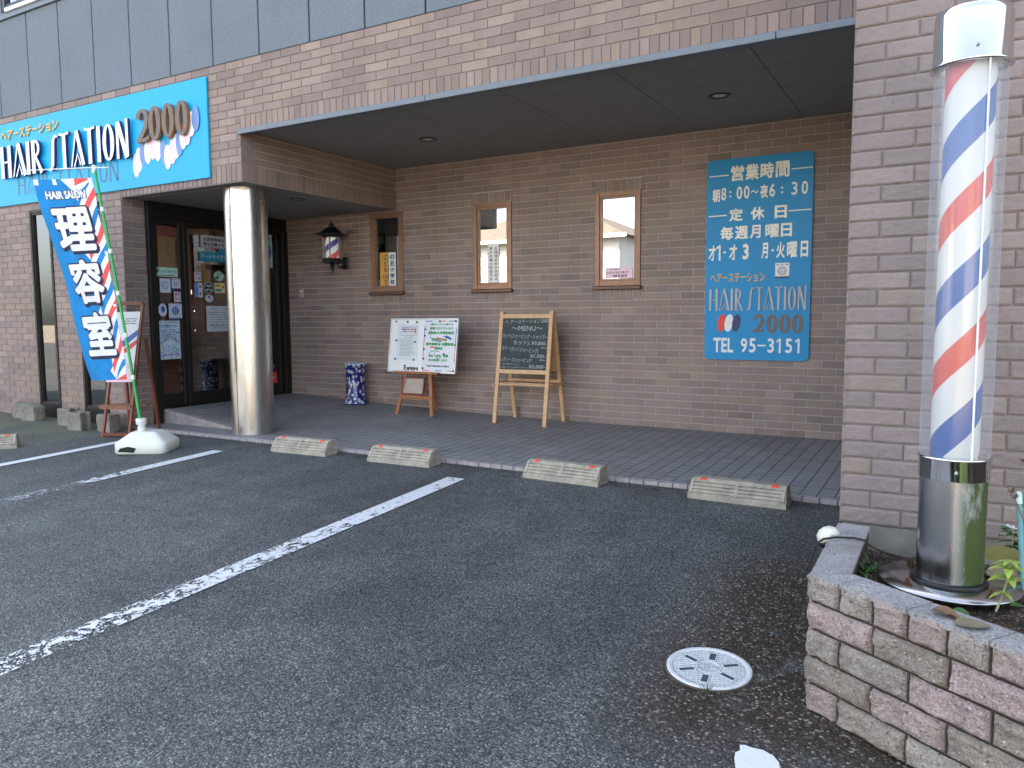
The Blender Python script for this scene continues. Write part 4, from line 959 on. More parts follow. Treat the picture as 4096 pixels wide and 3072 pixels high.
for z, k in ((.48, 3), (.33, 4), (.22, 4), (.42, 3)): mb.rect(WB, .018, .027, z-.07, z+.03, .0018, k); mb.rect(WB, .437, .446, z-.10, z, .0019, k)
mb.prism([(.27, .395), (.39, .375), (.38, .355), (.33, .405)], WB, .0016, .0017, 3); mb.prism([(.19, .385), (.33, .36), (.32, .345), (.20, .37)], WB, .00165, .00172, 4); mb.prism([(.14, .34), (.27, .345), (.24, .33)], WB, .0016, .0017, 3); mb.prism([(.11, .285), (.23, .275), (.12, .265)], WB, .0016, .0017, 4)
for pts in ([(.11, .46), (.12, .43), (.10, .40), (.12, .37), (.15, .37)], [(.10, .19), (.11, .22), (.17, .235), (.24, .225)], [(.17, .22), (.18, .18), (.21, .15), (.27, .16)], [(.30, .345), (.33, .31), (.30, .28)]): mb.ribbon([(x, y, .003) for x, y in pts], WB, .0017, .0019, 2)
ell(mb, WB, (.30, .20), .014, .012, .0017, 2, .0003)
mb.build('green_poster', [M_PAPER, C_GREEN, C_BLACKT, C_BLUEP, C_RED], t)
mb = MB()
for i_, (x, y) in enumerate(((-.38, .56), (-.22, .555), (-.09, .55), (-.36, .345), (-.10, .33), (-.36, .135), (-.10, .13), (.03, .47), (.03, .40), (.03, .25), (.03, .145), (.22, .560), (.43, .560), (.44, .30), (.44, .02), (-.22, .062), (.03, .04))): mb = MB(); mb.lathe([(.011, 0), (.011, .008), (.006, .012)], M=WB @ Matrix.Translation((x, y, .001)), n=12); mb.build('magnet', col('dark_magnet', (28, 52, 58)), t)
mb = MB(); mb.text('OPEN', WB, -.23, -.035, .012, .05, .001, 0, bold=.06, ext=.006); mb.build('open_lettering', C_BROWN, t)
IB = frame((-5.17, 6.79, .292), (1, 0, 0), (0, .2, 1))
t = thing('framed_blank_board', 'small red-brown framed beige board below the whiteboard', 'board', (-5.17, 6.79, .29))
mb = MB(); mb.prism([(-.135, .012), (.135, .012), (.135, .18), (-.135, .18)], IB, -.01, 0); mb.build('panel', plain('beige_card', (.44, .36, .29), .7), t)
mb = MB()
for a, b, c, e in ((-.152, .152, 0, .014), (-.152, .152, .178, .193)): mb.rect(IB, a, b, c, e, -.012, 0, .02)
for a, b, c, e in ((-.152, -.137, .014, .178), (.137, .152, .014, .178)): mb.rect(IB, a, b, c, e, -.012, 0, .02)
mb.build('frame', M_REDW, t)

# ---------------------------------------------------------------- chalkboard A-frame
t = thing('chalkboard_stand', 'pale pine A-frame menu chalkboard on the porch', 'chalkboard', (-3.81, 7.0, .045))
fz = lambda x, y: zfloor(x, y)
top = 1.20; ytop = 6.955
for xb, xt in ((-4.095, -4.10), (-3.51, -3.52)):
    mb = MB(); mb.beam((xb, 6.765, fz(xb, 6.77)), (xt, ytop, top), .042, .022, up=(0, 1, 0)); mb.build('leg', M_PINE, t)
    mb = MB(); mb.beam((xb+.0, 7.205, fz(xb, 7.2)), (xt, ytop+.03, top-.01), .042, .022, up=(0, 1, 0)); mb.build('leg', M_PINE, t)
s_l = (ytop-6.765)/(top-.05)
CB = frame((-3.81, 6.765+s_l*.53-.0, .58), (1, 0, 0), (0, s_l, 1))
mb = MB(); mb.rect(CB, -.275, .275, -.02, .022, -.014, 0, .024); mb.build('rail', M_PINE, t); mb = MB(); mb.rect(CB, -.275, .275, .555, .597, -.014, 0, .024); mb.build('rail', M_PINE, t)
mb = MB(); mb.prism([(-.27, .02), (.27, .02), (.27, .557), (-.27, .557)], CB, -.006, .002); 
def chalk_mat():
    s = NT('chalkboard_green'); n = s.noise(6, 5, .7); s.set(col=s.mix(s.rmap(n, .4, .75, 0, .35), (.022, .032, .034), (.085, .10, .105)), rough=.65); return s.m
mb.build('chalk_panel', chalk_mat(), t)
C_CHALK = plain('chalk', (.36, .38, .37), .9, var=.3, scale=120)
mb = MB()
for s_, a, b, y, h, dy, bo in (('ヘ アーステーション2000', -.24, .265, .495, .042, .012, -.004), ('〜MENU〜', -.16, .20, .425, .050, 0, 0), ('カット(シェービング・シャンプー', -.26, .262, .345, .055, -.015, .0), ('セット)‥¥3,800-', -.13, .262, .275, .052, -.01, .0), ('(税込)', .20, .26, .24, .02, 0, -.01), ('カラー(カットシェービング)', -.26, .17, .215, .055, -.03, .0), ('¥7,200-', .08, .255, .145, .04, -.005, .0), ('レディースシェービング', -.265, .10, .105, .045, -.01, -.002), ('(税込)', .19, .25, .115, .022, 0, -.01), ('その他ご希望がありましたら', -.262, -.04, .072, .014, 0, -.01), ('お気軽にスタッフにお尋ね下さい', -.262, .01, .038, .014, 0, -.01), ('…¥3,000-', .02, .262, .035, .042, .0, .0)):
    M2 = CB @ Matrix.Translation((a, y, 0)) @ Matrix.Rotation(dy*2.2, 4, 'Z')
    mb = MB(); mb.text(s_, M2, 0, b-a, 0, h, .0035, 0, bold=max(.012, bo+.012)); mb.build('chalk_writing', C_CHALK, t)
mb = MB(); cb2 = frame((-3.81, 7.205-.25*.53/1.15*1.0, .60), (-1, 0, 0), (0, -(7.205-ytop-.03)/(top-.05), 1)); mb.rect(cb2, -.27, .27, -.02, .56, -.006, 0, .008); mb.build('rear_panel', M_PINE, t)
mb = MB()
mb.beam((-4.13, 6.80, .435), (-4.13, 7.14, .46), .018, .035); mb.beam((-3.485, 6.80, .435), (-3.485, 7.14, .46), .018, .035)
mb.beam((-4.12, 6.83, .45), (-3.49, 6.83, .45), .03, .018); mb.beam((-4.12, 6.95, .455), (-3.49, 6.95, .455), .03, .012); mb.beam((-4.12, 7.10, .475), (-3.49, 7.10, .475), .02, .03)
mb.build('chalk_tray', M_PINE, t)

# ---------------------------------------------------------------- wheel stops
M_ORANGE = col('orange_reflector', (235, 70, 25), .25)
def wheel_stop(label, loc, rz):
    t = thing('wheel_stop', label, 'wheel stop', (0, 0, 0), 'concrete wheel stops along the porch edge')
    W2, D, Hh = .308, .17, .125
    b = MB(); prof = [(0, 0), (.001, .033), (.010, .036), (.073, Hh-.010), (.082, Hh), (D-.012, Hh), (D, Hh-.012), (D, 0)]
    vs = [(sx*(W2-(.014 if z > .05 else 0)), y, z) for sx in (-1, 1) for y, z in prof]; n = len(prof)
    b.add(vs, [tuple(range(n)), tuple(range(2*n-1, n-1, -1))]+[(i, (i+1) % n+0, (i+1) % n+n, i+n)[::-1] for i in range(n)])
    sl_ = frame((0, .010, .036), (1, 0, 0), (0, .063, Hh-.046)); L = math.hypot(.063, Hh-.046)
    for x0, x1 in ((-.28, -.012), (.012, .28)):
        for k in range(4): y0 = .0+k*(L-.0)/4; b.prism([(x0, y0+.006), (x1, y0+.006), (x1, y0+.0175), (x0, y0+.0175)], sl_, -.012, .010)
    b.rect(sl_, -.012, .012, .0, L, -.012, 0, .0225)
    for sx in (-1, 1): b.rect(sl_, sx*.288-.012, sx*.288+.007, .0, L, -.012, 0, .0225)
    b.build('body', M_CONC2, t)
    for sx in (-1, 1):
        b = MB(); b.rect(sl_, sx*.225-.020, sx*.225+.020, L-.008, L+.004, .010, 0, .002); b.box(sx*.225-.020, sx*.225+.020, .078, .096, Hh-.002, Hh+.002, 0, bev=.001); b.build('reflector', M_ORANGE, t)
        b = MB(); b.box(sx*(W2-.015)-.004*sx-.003, sx*(W2-.015)-.004*sx+.003 if sx < 0 else sx*(W2-.015)+.0015, .085, .125, .03, .065); b.build('end_slot', M_DARK, t)
    t.location = loc; t.rotation_euler = (0, 0, rz); return t
def gp(x, y, dz=0): return (x, y, gz(x, y)+dz)
ws = wheel_stop('wheel stop nearest the rough-tiled wall at the right end of the porch', gp(-1.145, 4.80), -.03)
for lab, x, y, rz in (('concrete wheel stop standing before the chalkboard, third from the column', -2.39, 4.83, -.06), ('wheel stop facing the whiteboard easel, second from the steel column', -3.825, 4.81, .02), ('concrete wheel stop immediately right of the steel column', -4.895, 4.78, .05), ('wheel stop cut off by the left edge of the picture', -7.84, 3.66, .9)):
    dup(ws, gp(x, y), rz, lab)

# ---------------------------------------------------------------- broken concrete blocks by the left wall
def rough_block(label, x, y, w, dd, h, rz, seed, hollow=False):
    r = random.Random(seed); b = MB(); z0 = gz(x, y)-.01
    c, s_ = cos(rz), sin(rz); P = lambda u, v, zz: (x+u*c-v*s_, y+u*s_+v*c, z0+zz)
    nx, ny, nz = 7, 5, 7
    if not hollow:
        def pt(i, j, k):
            u, v, zz = (i/nx-.5)*w, (j/ny-.5)*dd, k/nz*h
            e = sum(1 for q, m_ in ((i, nx), (j, ny), (k, nz)) if q in (0, m_))
            n_ = noise.noise_vector(Vector((u*22, v*22, zz*22+seed*5)))
            sh = .012*(e-1) if e > 1 else 0
            top_cut = .04*max(0, u/w+.2)*(k/nz)**2 if seed % 2 else 0
            return P(u*(1-sh*4)+n_.x*.008, v*(1-sh*4)+n_.y*.008, max(0, zz*(1-sh*1.5)-top_cut+(n_.z*.009 if k else 0)))
        def face(fn, a, bb):
            vs = [pt(*fn(i, j)) for j in range(bb+1) for i in range(a+1)]; b.add(vs, [(j*(a+1)+i, j*(a+1)+i+1, (j+1)*(a+1)+i+1, (j+1)*(a+1)+i) for j in range(bb) for i in range(a)])
        face(lambda i, j: (i, 0, j), nx, nz); face(lambda i, j: (nx-i, ny, j), nx, nz); face(lambda i, j: (0, ny-i, j), ny, nz); face(lambda i, j: (nx, i, j), ny, nz); face(lambda i, j: (i, j, nz), nx, ny)
    else:
        def bar(u0, u1, v0, v1):
            M = Matrix.Translation((x, y, z0)) @ Matrix.Rotation(rz, 4, 'Z') @ Matrix.Translation(((u0+u1)/2, (v0+v1)/2, h/2)); b.bbox(M, (u1-u0)/2, (v1-v0)/2, h/2, .006)
        bar(-w/2, w/2, -dd/2, -dd/2+.03); bar(-w/2, w/2, dd/2-.03, dd/2); bar(-w/2+.001, -w/2+.035, -dd/2+.03, dd/2-.03); bar(w*.12, w*.12+.03, -dd/2+.03, dd/2-.03)
    return solid('concrete_block', b, M_CONC, label, 'concrete block', 'broken concrete blocks by the left wall', (x, y, z0))
rough_block('leftmost grey concrete block, partly behind a broken one', -9.37, 4.86, .19, .12, .19, .1, 3)
rough_block('pale broken concrete block with a ragged right side, second from left', -9.03, 4.80, .24, .14, .20, .12, 5)
rough_block('hollow concrete block piece between the two tall windows, left of its twin', -8.33, 4.80, .17, .14, .19, .25, 4, True)
rough_block('hollow concrete block piece with open end, foremost of the row', -8.02, 4.73, .19, .14, .19, .18, 6, True)
rough_block('dark concrete block behind the legs of the red-brown stand', -7.66, 4.83, .22, .13, .19, .0, 8)

# ---------------------------------------------------------------- red-brown stand with poster behind the banner
t = thing('wooden_stand', 'red-brown wooden A-frame stand with a shelf, behind the banner pole', 'stand', (-7.3, 4.8, -.02))
A_, B_f = Vector((-7.392, 4.593, gz(-7.39, 4.59))), Vector((-7.106, 4.689, gz(-7.1, 4.69))); At, Bt = Vector((-7.335, 4.80, 1.30)), Vector((-7.05, 4.87, 1.30))
C_, D_ = Vector((-7.43, 5.0, gz(-7.4, 4.98))), Vector((-7.135, 5.05, .0)); C_.y = 4.93; C_.x = -7.44; D_.y = 5.045
for p, q in ((A_, At), (B_f, Bt), (C_, Vector((-7.37, 4.84, .95))), (D_, Vector((-7.06, 4.89, .95)))):
    mb = MB(); mb.beam(p, q, .035, .022, up=(0, 1, 0)); mb.build('leg', M_REDW, t)
mb = MB(); mb.beam(At, Bt, .03, .035); mb.build('crossbar', M_REDW, t); mb = MB(); mb.beam(A_.lerp(At, .02), B_f.lerp(Bt, .02), .025, .03); mb.build('crossbar', M_REDW, t)
mb = MB(); mb.beam((-7.46, 4.62, .275), (-7.10, 4.735, .275), .06, .014); mb.beam((-7.45, 4.70, .275), (-7.07, 4.80, .275), .06, .014); mb.beam((-7.45, 4.78, .275), (-7.06, 4.88, .275), .06, .014); mb.beam((-7.45, 4.61, .255), (-7.10, 4.72, .255), .012, .03); mb.build('shelf', plain('worn_shelf_wood', (.26, .12, .07), .6, var=.25, scale=30), t)
PF = frame(A_.lerp(At, .42)+Vector((0, -.03, 0)), B_f-A_, (At-A_))
t = thing('stand_poster', 'white and pink flyer hung on the red-brown stand, mostly hidden by the banner', 'poster', (-7.3, 4.7, .55))
mb = MB(); mb.rect(PF, -.0, .29, .0, .70, 0, 0, .003); mb.rect(PF, -.005, .295, -.01, .17, .0035, 1, .001); mb.prism([(.12, .40), (.29, .52), (.29, .46), (.12, .32)], PF, .0035, .004, 2); mb.prism([(.12, .30), (.29, .42), (.29, .37), (.12, .24)], PF, .0035, .004, 3)
lines(mb, PF, .13, .27, .57, .64, .004, 3, 4, 4); mb.build('sheet', [C_WHITE, C_PINK, C_BLUEP, C_RED, C_BLACKT], t)

# ---------------------------------------------------------------- nobori banner with water-filled base
t = thing('banner_stand', 'leaning green banner pole with blue salon banner in a white water-filled base', 'banner', (-6.33, 4.33, gz(-6.33, 4.33)))
gb = gz(-6.33, 4.33)
BM = Matrix.Translation((-6.31, 4.34, gb)) @ Matrix.Rotation(.55, 4, 'Z')
mb = MB()
def sup(r, hx, hy, z, n=40, p=.30): return [BM @ Vector((hx*r*math.copysign(abs(cos(a))**p, cos(a)), hy*r*math.copysign(abs(sin(a))**p, sin(a)), z)) for a in [2*pi*i/n for i in range(n)]]
rings = [sup(.95, .232, .19, .0), sup(1, .232, .19, .015), sup(1, .232, .19, .085), sup(.965, .232, .19, .10), sup(.52, .232, .19, .178), sup(.46, .232, .19, .185), sup(.2, .232, .19, .186)]
vs = [v for r in rings for v in r]; mb.add(vs, [(i*40+k, i*40+(k+1) % 40, (i+1)*40+(k+1) % 40, (i+1)*40+k) for i in range(6) for k in range(40)]+[tuple(range(240, 280))], 0, 0, True)
mb.build('base', M_WHITEP, t)
mb = MB(); mb.lathe([(.05, .17), (.034, .19), (.030, .235), (.045, .25), (.046, .295), (.04, .30)], (-6.345, 4.31, gb), 20); mb.build('socket', M_WHITEP, t)
mb = MB(); mb.prism([(-.06, .0), (.08, -.01), (.10, .03), (.03, .045), (-.04, .03)], BM @ frame((-.12, -.1915, .025), (1, 0, 0), (0, 0, 1)), 0, .002); mb.prism([(-.05, .0), (.03, .0), (.05, .03), (-.04, .035)], BM @ frame((-.2335, .02, .02), (0, -1, 0), (0, 0, 1)), 0, .002); mb.build('tape_patch', M_BLACK, t)
pole = [Vector((-6.345-.49*s_+.05*s_*(1-s_)*1.2, 4.3, .24+2.28*s_)) for s_ in [i/12 for i in range(13)]]
mb = MB(); mb.tube(pole, .0125, 10); mb.build('pole', col('green_pole', (25, 160, 75), .35), t)
mb = MB(); tp = pole[-1]; mb.tube([tp+Vector((0, 0, -.05)), tp+Vector((0, 0, .02))], .019, 10); mb.tube([tp+Vector((.17, .03, -.012)), tp, tp+Vector((-.70, -.235, .005))], .006, 6); mb.build('crossbar', M_WHITEP, t)
# cloth
TL, TR = Vector((-7.473, 4.107, 2.44)), pole[-1]+Vector((-.03, -.01, -.09)); BL, BR = Vector((-7.05, 4.30, .565)), Vector((-6.475, 4.28, .60))
nu, nv = 18, 48; Pn = (TR-TL).cross(TL-BL).normalized()
if Pn.y > 0: Pn = -Pn
def cloth(u, v, off=0):
    p = (BL.lerp(BR, u)).lerp(TL.lerp(TR, u), v)
    p = p+Vector((.035*sin(pi*v)*(.3+.7*u), 0, 0))
    wv = .018*sin(u*5+v*9)*(1-u*.6)+.01*sin(v*23+u*8)*(.3+.7*u)*min(1, 1)
    return p+Pn*(wv+off)
mb = MB(); vs = [cloth(i/nu, j/nv) for j in range(nv+1) for i in range(nu+1)]
fs = [(j*(nu+1)+i, j*(nu+1)+i+1, (j+1)*(nu+1)+i+1, (j+1)*(nu+1)+i) for j in range(nv) for i in range(nu)]; mb.add(vs, fs, 0, 0, True)
cl = mb.build('banner_cloth', col('banner_blue', (0, 125, 190), .8), t)
def sub_poly_mesh(mb, polys, off, mat):
    """draw 2-D polygons (u,v in 0..1) on the cloth, cut finely so that they follow it"""
    import bmesh
    for poly in polys:
        bm = bmesh.new(); vv = [bm.verts.new((x, y, 0)) for x, y in poly]; bm.faces.new(vv)
        for ax, n in ((0, nu), (1, nv)):
            for i in range(1, n):
                c = [0, 0, 0]; c[ax] = i/n; nn = [0, 0, 0]; nn[ax] = 1
                bmesh.ops.bisect_plane(bm, geom=bm.verts[:]+bm.edges[:]+bm.faces[:], plane_co=c, plane_no=nn)
        bm.verts.index_update(); mb.add([cloth(v.co.x, v.co.y, off) for v in bm.verts], [[v.index for v in f.verts] for f in bm.faces], mat, 0, True); bm.free()
def clip_u(poly, u0):   # keep the part right of a slanted edge line
    out = []
    for i in range(len(poly)):
        a, b = poly[i], poly[(i+1) % len(poly)]
        for_a, for_b = a[0] >= u0, b[0] >= u0
        if for_a: out.append(a)
        if for_a != for_b: t_ = (u0-a[0])/(b[0]-a[0]); out.append((u0, a[1]+t_*(b[1]-a[1])))
    return out
st = MB(); sx0 = .68; hgt = .075; slope = .135; bands = []; v = -.2; k = 0; seq = [1, 0, 1, 2]
while v < 1.15:
    P4 = [(sx0, v), (1, v+slope), (1, v+slope+hgt*.62), (sx0, v+hgt*.62)]
    P4 = [(a, min(1, max(0, b))) for a, b in P4]
    if abs(P4[3][1]-P4[0][1])+abs(P4[2][1]-P4[1][1]) > .003:
        if seq[k % 4] != 2: 
            sub_poly_mesh(st, [P4], .0012, 0 if seq[k % 4] == 1 else 1)
    v += hgt*.62; k += 1
top_w = [(.45, 1), (.70, 1), (.70, .94), (.62, .94)]
sub_poly_mesh(st, [top_w], .0009, 0)
for i in range(7):
    u0 = sx0-.10; vb = .04+i*.146; sub_poly_mesh(st, [[(u0, vb+.005), (sx0, vb-.03), (sx0, vb+.03)]], .0010, 0)
for u0 in (0.0, .30, .62, .93):
    sub_poly_mesh(st, [[(u0, .972), (u0+.07, .972), (u0+.07, 1), (u0, 1)]], .0022, 0)
for v0 in (.1, .36, .62, .86): sub_poly_mesh(st, [[(.95, v0), (1, v0), (1, v0+.012), (.95, v0+.012)]], .0024, 0)
st.build('stripe_print', [plain('banner_white', (.72, .72, .75), .8, var=.04), col('banner_red', (225, 82, 75), .8)], t)
lt = MB()
def cloth_text(s_, u0, u1, v0, v1, off, mat, bold, du=0, dv=0):
    vs, fs = text_geo(s_, bold, 0, 0); a0, a1 = min(v[0] for v in vs), max(v[0] for v in vs); b0, b1 = min(v[1] for v in vs), max(v[1] for v in vs)
    import bmesh
    bm = bmesh.new(); vv = [bm.verts.new((u0+du+(v[0]-a0)/(a1-a0)*(u1-u0), v0+dv+(v[1]-b0)/(b1-b0)*(v1-v0), v[2])) for v in vs]
    for f in fs:
        try: bm.faces.new([vv[i] for i in f])
        except ValueError: pass
    for ax, n, lo, hi in ((0, nu, u0, u1), (1, nv, v0+dv, v0+dv+v1-v0)):
        for i in range(1, n*2):
            if not lo-.05 < i/(2*n) < hi+.05: continue
            c = [0, 0, 0]; c[ax] = i/(2*n); nn = [0, 0, 0]; nn[ax] = 1
            bmesh.ops.bisect_plane(bm, geom=bm.verts[:]+bm.edges[:]+bm.faces[:], plane_co=c, plane_no=nn)
    bm.verts.index_update(); lt.add([cloth(v.co.x, v.co.y, off+v.co.z) for v in bm.verts], [[v.index for v in f.verts] for f in bm.faces], mat); bm.free()
for ch, v0 in (('理', .635), ('容', .375), ('室', .115)):
    for dd in (0, .014, .028): cloth_text(ch, .15, .85, v0, v0+.232, .0030+.03*dd, 1, .058, dd, -dd*.32)
    cloth_text(ch, .17, .83, v0+.007, v0+.225, .0062, 0, .036)
for dd in (0,): cloth_text('HAIR SALON', .135, .855, .898, .945, .0035, 1, .11)
cloth_text('HAIR SALON', .145, .845, .901, .942, .0058, 0, .055)
lt.build('banner_lettering', [plain('banner_white', (.72, .72, .75)), col('banner_ink', (30, 32, 60), .8)], t)
mb = MB()
for q in (2, 4, 6, 8, 10):
    mb = MB(); p = pole[q]; mb.tube([p+Vector((0, 0, -.02)), p+Vector((0, 0, .02))], .017, 8)
    mb.beam(p, p+Vector((-.06, -.01, 0)), .02, .004, bev=.001); mb.build('tie', M_WHITEP, t)

# ---------------------------------------------------------------- barber pole
px, py, pz = .02, 2.93, .25
t = thing('barber_pole', 'large standing barber pole with polished cap in the planter bed', 'barber pole', (px, py, pz))
mb = MB(); mb.lathe([(.205, -.012), (.213, -.010), (.213, 0), (.12, .001)], (px, py, pz), 64); mb.build('base_plate', steel('plate_steel', (.46, .45, .45), .22, wob=.05), t)
mb = MB(); mb.lathe([(.101, .004), (.101, .375)], (px, py, pz), 64); mb.build('base_cylinder', M_STEELD, t)
mb = MB(); mb.lathe([(.104, .355), (.106, .357), (.106, .42), (.111, .424), (.111, .430), (.1, .431)], (px, py, pz), 64); mb.build('collar', M_CHROME, t); mb = MB(); mb.lathe([(.116, .001), (.118, .006), (.112, .014), (.102, .015)], (px, py, pz), 48); mb.build('rubber_ring', M_BLACK, t)
mb = MB(); mb.lathe([(.0725, .43), (.0725, 1.69)], (px, py, pz), 64)
mb.build('striped_cylinder', stripes('pole_stripes', 1.445-pz-.0, .476, [(0, R_), (.21, W_), (.465, B_), (.71, W_)], rough=.3), t)
mb = MB(); mb.lathe([(.1045, .428), (.1045, 1.69)], (px, py, pz), 64, cap=False); mb.build('clear_tube', M_CLEAR, t)
mb = MB(); mb.tube([(px+.048, py-.098, pz+.43), (px+.048, py-.098, pz+1.69)], .0035, 8); mb.build('seam_rod', plain('rod_white', (.72, .72, .68), .3), t)
mb = MB(); mb.lathe([(.104, 1.678), (.117, 1.68), (.117, 1.685), (.112, 1.692), (.111, 1.832), (.107, 1.850), (.09, 1.862), (.05, 1.872), (.0, 1.875)], (px, py, pz), 64, cap=False); mb.build('cap', M_CHROME, t)
for a, z in ((-1.5, .385), (-1.45, 1.72)): 
    mb = MB(); r0 = .105 if z < 1 else .111; mb.lathe([(.0001, .006), (.005, .004), (.006, 0)], M=Matrix.Translation((px+r0*cos(a), py+r0*sin(a), pz+z)) @ Vector((cos(a), sin(a), 0)).to_track_quat('Z', 'Y').to_matrix().to_4x4(), n=12); mb.build('screw', M_STEELD, t)
for a in (45, 135, 225, 315):
    mb = MB(); bx, by = px+.168*cos(radians(a)), py+.168*sin(radians(a)); mb.lathe([(.014, 0), (.014, .003), (.0095, .004), (.0095, .012), (.006, .013), (.005, .024), (.003, .026)], (bx, by, pz), 6, smooth=False); mb.build('bolt', plain('rusty_bolt', (.09, .035, .02), .8, .3, var=.3, scale=60), t)

# ---------------------------------------------------------------- planter of split-faced blocks
def block_mat(name, c):
    s = NT(name); sp = s.node('ShaderNodeSeparateColor'); s.put(s.voro(150, 'Color'), sp.inputs[0]); d = s.voro(150, 'Distance')
    fleck = s.math('MULTIPLY', s.math('GREATER_THAN', sp.outputs[0], .955), s.math('LESS_THAN', s.math('ADD', d, s.math('MULTIPLY', s.noise(300, 2), .5)), s.rmap(sp.outputs[2], 0, 1, .42, .75))); big = s.noise(6, 5, .65)
    f = s.math('MULTIPLY', s.rmap(s.noise(170, 3, .7), .3, .7, .55, 1.3), s.rmap(big, .3, .7, .72, 1.15))
    v = s.node('ShaderNodeVectorMath', operation='SCALE'); v.inputs[0].default_value = c; s.put(f, v.inputs['Scale'])
    cc = s.mix(fleck, v.outputs[0], (.62, .60, .57)); dk = s.math('MULTIPLY', s.math('LESS_THAN', sp.outputs[1], .05), .5); cc = s.mix(dk, cc, (.05, .045, .04))
    s.set(col=cc, rough=.85, spec=.3); s.bump(s.math('ADD', s.noise(130, 4, .75), s.math('MULTIPLY', s.noise(35, 3, .6), 1.5)), 1.0, .007); return s.m
BLK = [block_mat('split_block_grey_green', (.40, .355, .31)), block_mat('split_block_pink', (.47, .37, .345)), block_mat('split_block_olive', (.35, .30, .25)), block_mat('split_block_rose_grey', (.43, .345, .31))]
CAPM = block_mat('cap_stone', (.42, .405, .40))
t = thing('planter', 'raised planter of pink and grey split-faced blocks at the right edge', 'planter', (-.30, 2.65, -.2))
c0, c1 = Vector((-.394, 2.69, 0)), Vector((1.30, 1.545, 0)); w0 = Vector((-.394, 3.42, 0)); u1 = (c1-c0).normalized(); u2 = (w0-c0).normalized()
n1 = Vector((u1.y, -u1.x, 0)); n2 = Vector((-1, 0, 0)); Hc = .0956; Zt = .278
def face_blocks(org, ud, nrm, L, seed, mirror=False):
    r = random.Random(seed); mb = MB()
    for c in range(5):
        z1 = Zt-c*Hc-.004; z0 = Zt-(c+1)*Hc+.004
        x = 0; first = True
        offs = [.125, .0, .125, .245, .125][c] if c else .125
        k = 0
        while x < L:
            if c == 0: Lb = .1225
            else: Lb = {1: .25, 2: .125, 3: .25, 4: .125}[c] if k == 0 else .25
            e = min(x+Lb, L)
            g = .005
            a, b = x+(g if k else 0), e-g
            if b-a < .02: x = e; k += 1; continue
            tone = [0, 0, 3, 3, 0, 3, 0, 3][k % 8] if c == 0 else r.choices([0, 1, 2, 3], [3, 3, 3, 2])[0]
            if c == 1 and k == 0: tone = 1
            if c == 1 and k == 1: tone = 2
            if c == 2: tone = [0, 0, 1, 2][k % 4]
            if c == 3: tone = [2, 3, 2][k % 3]
            if c == 4: tone = [3, 2, 0][k % 3]
            nx, nz = max(3, int((b-a)/.008)), 11; vs = []
            for j in range(nz+1):
                for i in range(nx+1):
                    xx, zz = a+(b-a)*i/nx, z0+(z1-z0)*j/nz
                    ed = min(i, nx-i, j, nz-j); q = (noise.noise(Vector((xx*16+seed, zz*16, c*3+k*7)))*.013+noise.noise(Vector((xx*60, zz*60, seed+c)))*.006)
                    o = {0: -.016, 1: -.003}.get(ed, 0)+(q if ed else q*.4)
                    if c == 0 and j == nz: o = -.010+q*.2
                    p = org+ud*xx+nrm*o; vs.append((p.x, p.y, zz))
            mb.add(vs, [(j*(nx+1)+i, j*(nx+1)+i+1, (j+1)*(nx+1)+i+1, (j+1)*(nx+1)+i) for j in range(nz) for i in range(nx)], tone, 0, False)
            for xx in (a, b):   # block ends inside the joints
                p, q = org+ud*xx-nrm*.016, org+ud*xx-nrm*.04; mb.add([(p.x, p.y, z0), (q.x, q.y, z0), (q.x, q.y, z1), (p.x, p.y, z1)], [(0, 1, 2, 3)], tone)
            x = e; k += 1
    return mb
mb = face_blocks(c0, u1, n1, (c1-c0).length, 3); mb.build('front_blocks', BLK, t)
mb = face_blocks(c0, u2, n2, (w0-c0).length, 8); mb.build('side_blocks', BLK, t)
e0 = c1+Vector((0, .0, 0)); e1 = Vector((1.30, YR-.02, 0)); ue = (e1-e0).normalized(); ne = Vector((1, 0, 0))
mb = face_blocks(e0, ue, ne, (e1-e0).length, 13); mb.build('end_blocks', BLK, t)
mb = MB()                                                   # core behind the joints and the cap stones
def slab(mb, org, ud, nrm, L, a, b, z0, z1, mat=0, bev=.004, mit0=0, mit1=0):
    P = [org+ud*(0+mit0*0)-nrm*a, org+ud*L-nrm*a, org+ud*(L-mit1)-nrm*b, org+ud*mit0-nrm*b]
    mb.prism([(p.x, p.y) for p in P], Matrix.Identity(4), z0, z1, mat)
mit = .13*math.tan(radians(28))
slab(mb, c0, u1, n1, (c1-c0).length, .024, .125, -.42, Zt-.012, mit0=.07); slab(mb, c0, u2, n2, (w0-c0).length, .024, .125, -.42, Zt-.012, mit0=.07); slab(mb, e0, ue, ne, (e1-e0).length, .024, .125, -.42, Zt-.012, mit0=.07)
mb.build('core', M_DARK if False else plain('joint_dirt', (.07, .055, .045), .95, var=.3), t)
mb = MB(); k = 0; x = 0; L1 = (c1-c0).length
cuts = [0, .1225]+[.1225+.245*i for i in range(1, 9)]
for a, b in zip(cuts[:-1], cuts[1:]):
    b = min(b, L1); g = .0025
    o = c0+u1*(a+g); m0 = .075 if a == 0 else .0
    slab(mb, o, u1, n1, b-a-2*g, .006, .128, Zt-.015, Zt+.001*(k % 2), 0, mit0=m0); k += 1
x = 0
for a, b in ((0, .245), (.245, .49), (.49, .73)):
    g = .0025; o = c0+u2*(a+g); slab(mb, o, u2, n2, b-a-2*g, .008, .13, Zt-.013, Zt+.0004*(k % 2), 0, mit0=(.075 if a == 0 else 0)); k += 1
for i_ in range(8):
    a, b = i_*.245, min((i_+1)*.245, (e1-e0).length)
    if b > a+.03: slab(mb, e0+ue*(a+.0025), ue, ne, b-a-.005, .008, .13, Zt-.014, Zt+.0007*(i_ % 2)+.0003, 0, mit0=(.09 if i_ == 0 else 0))
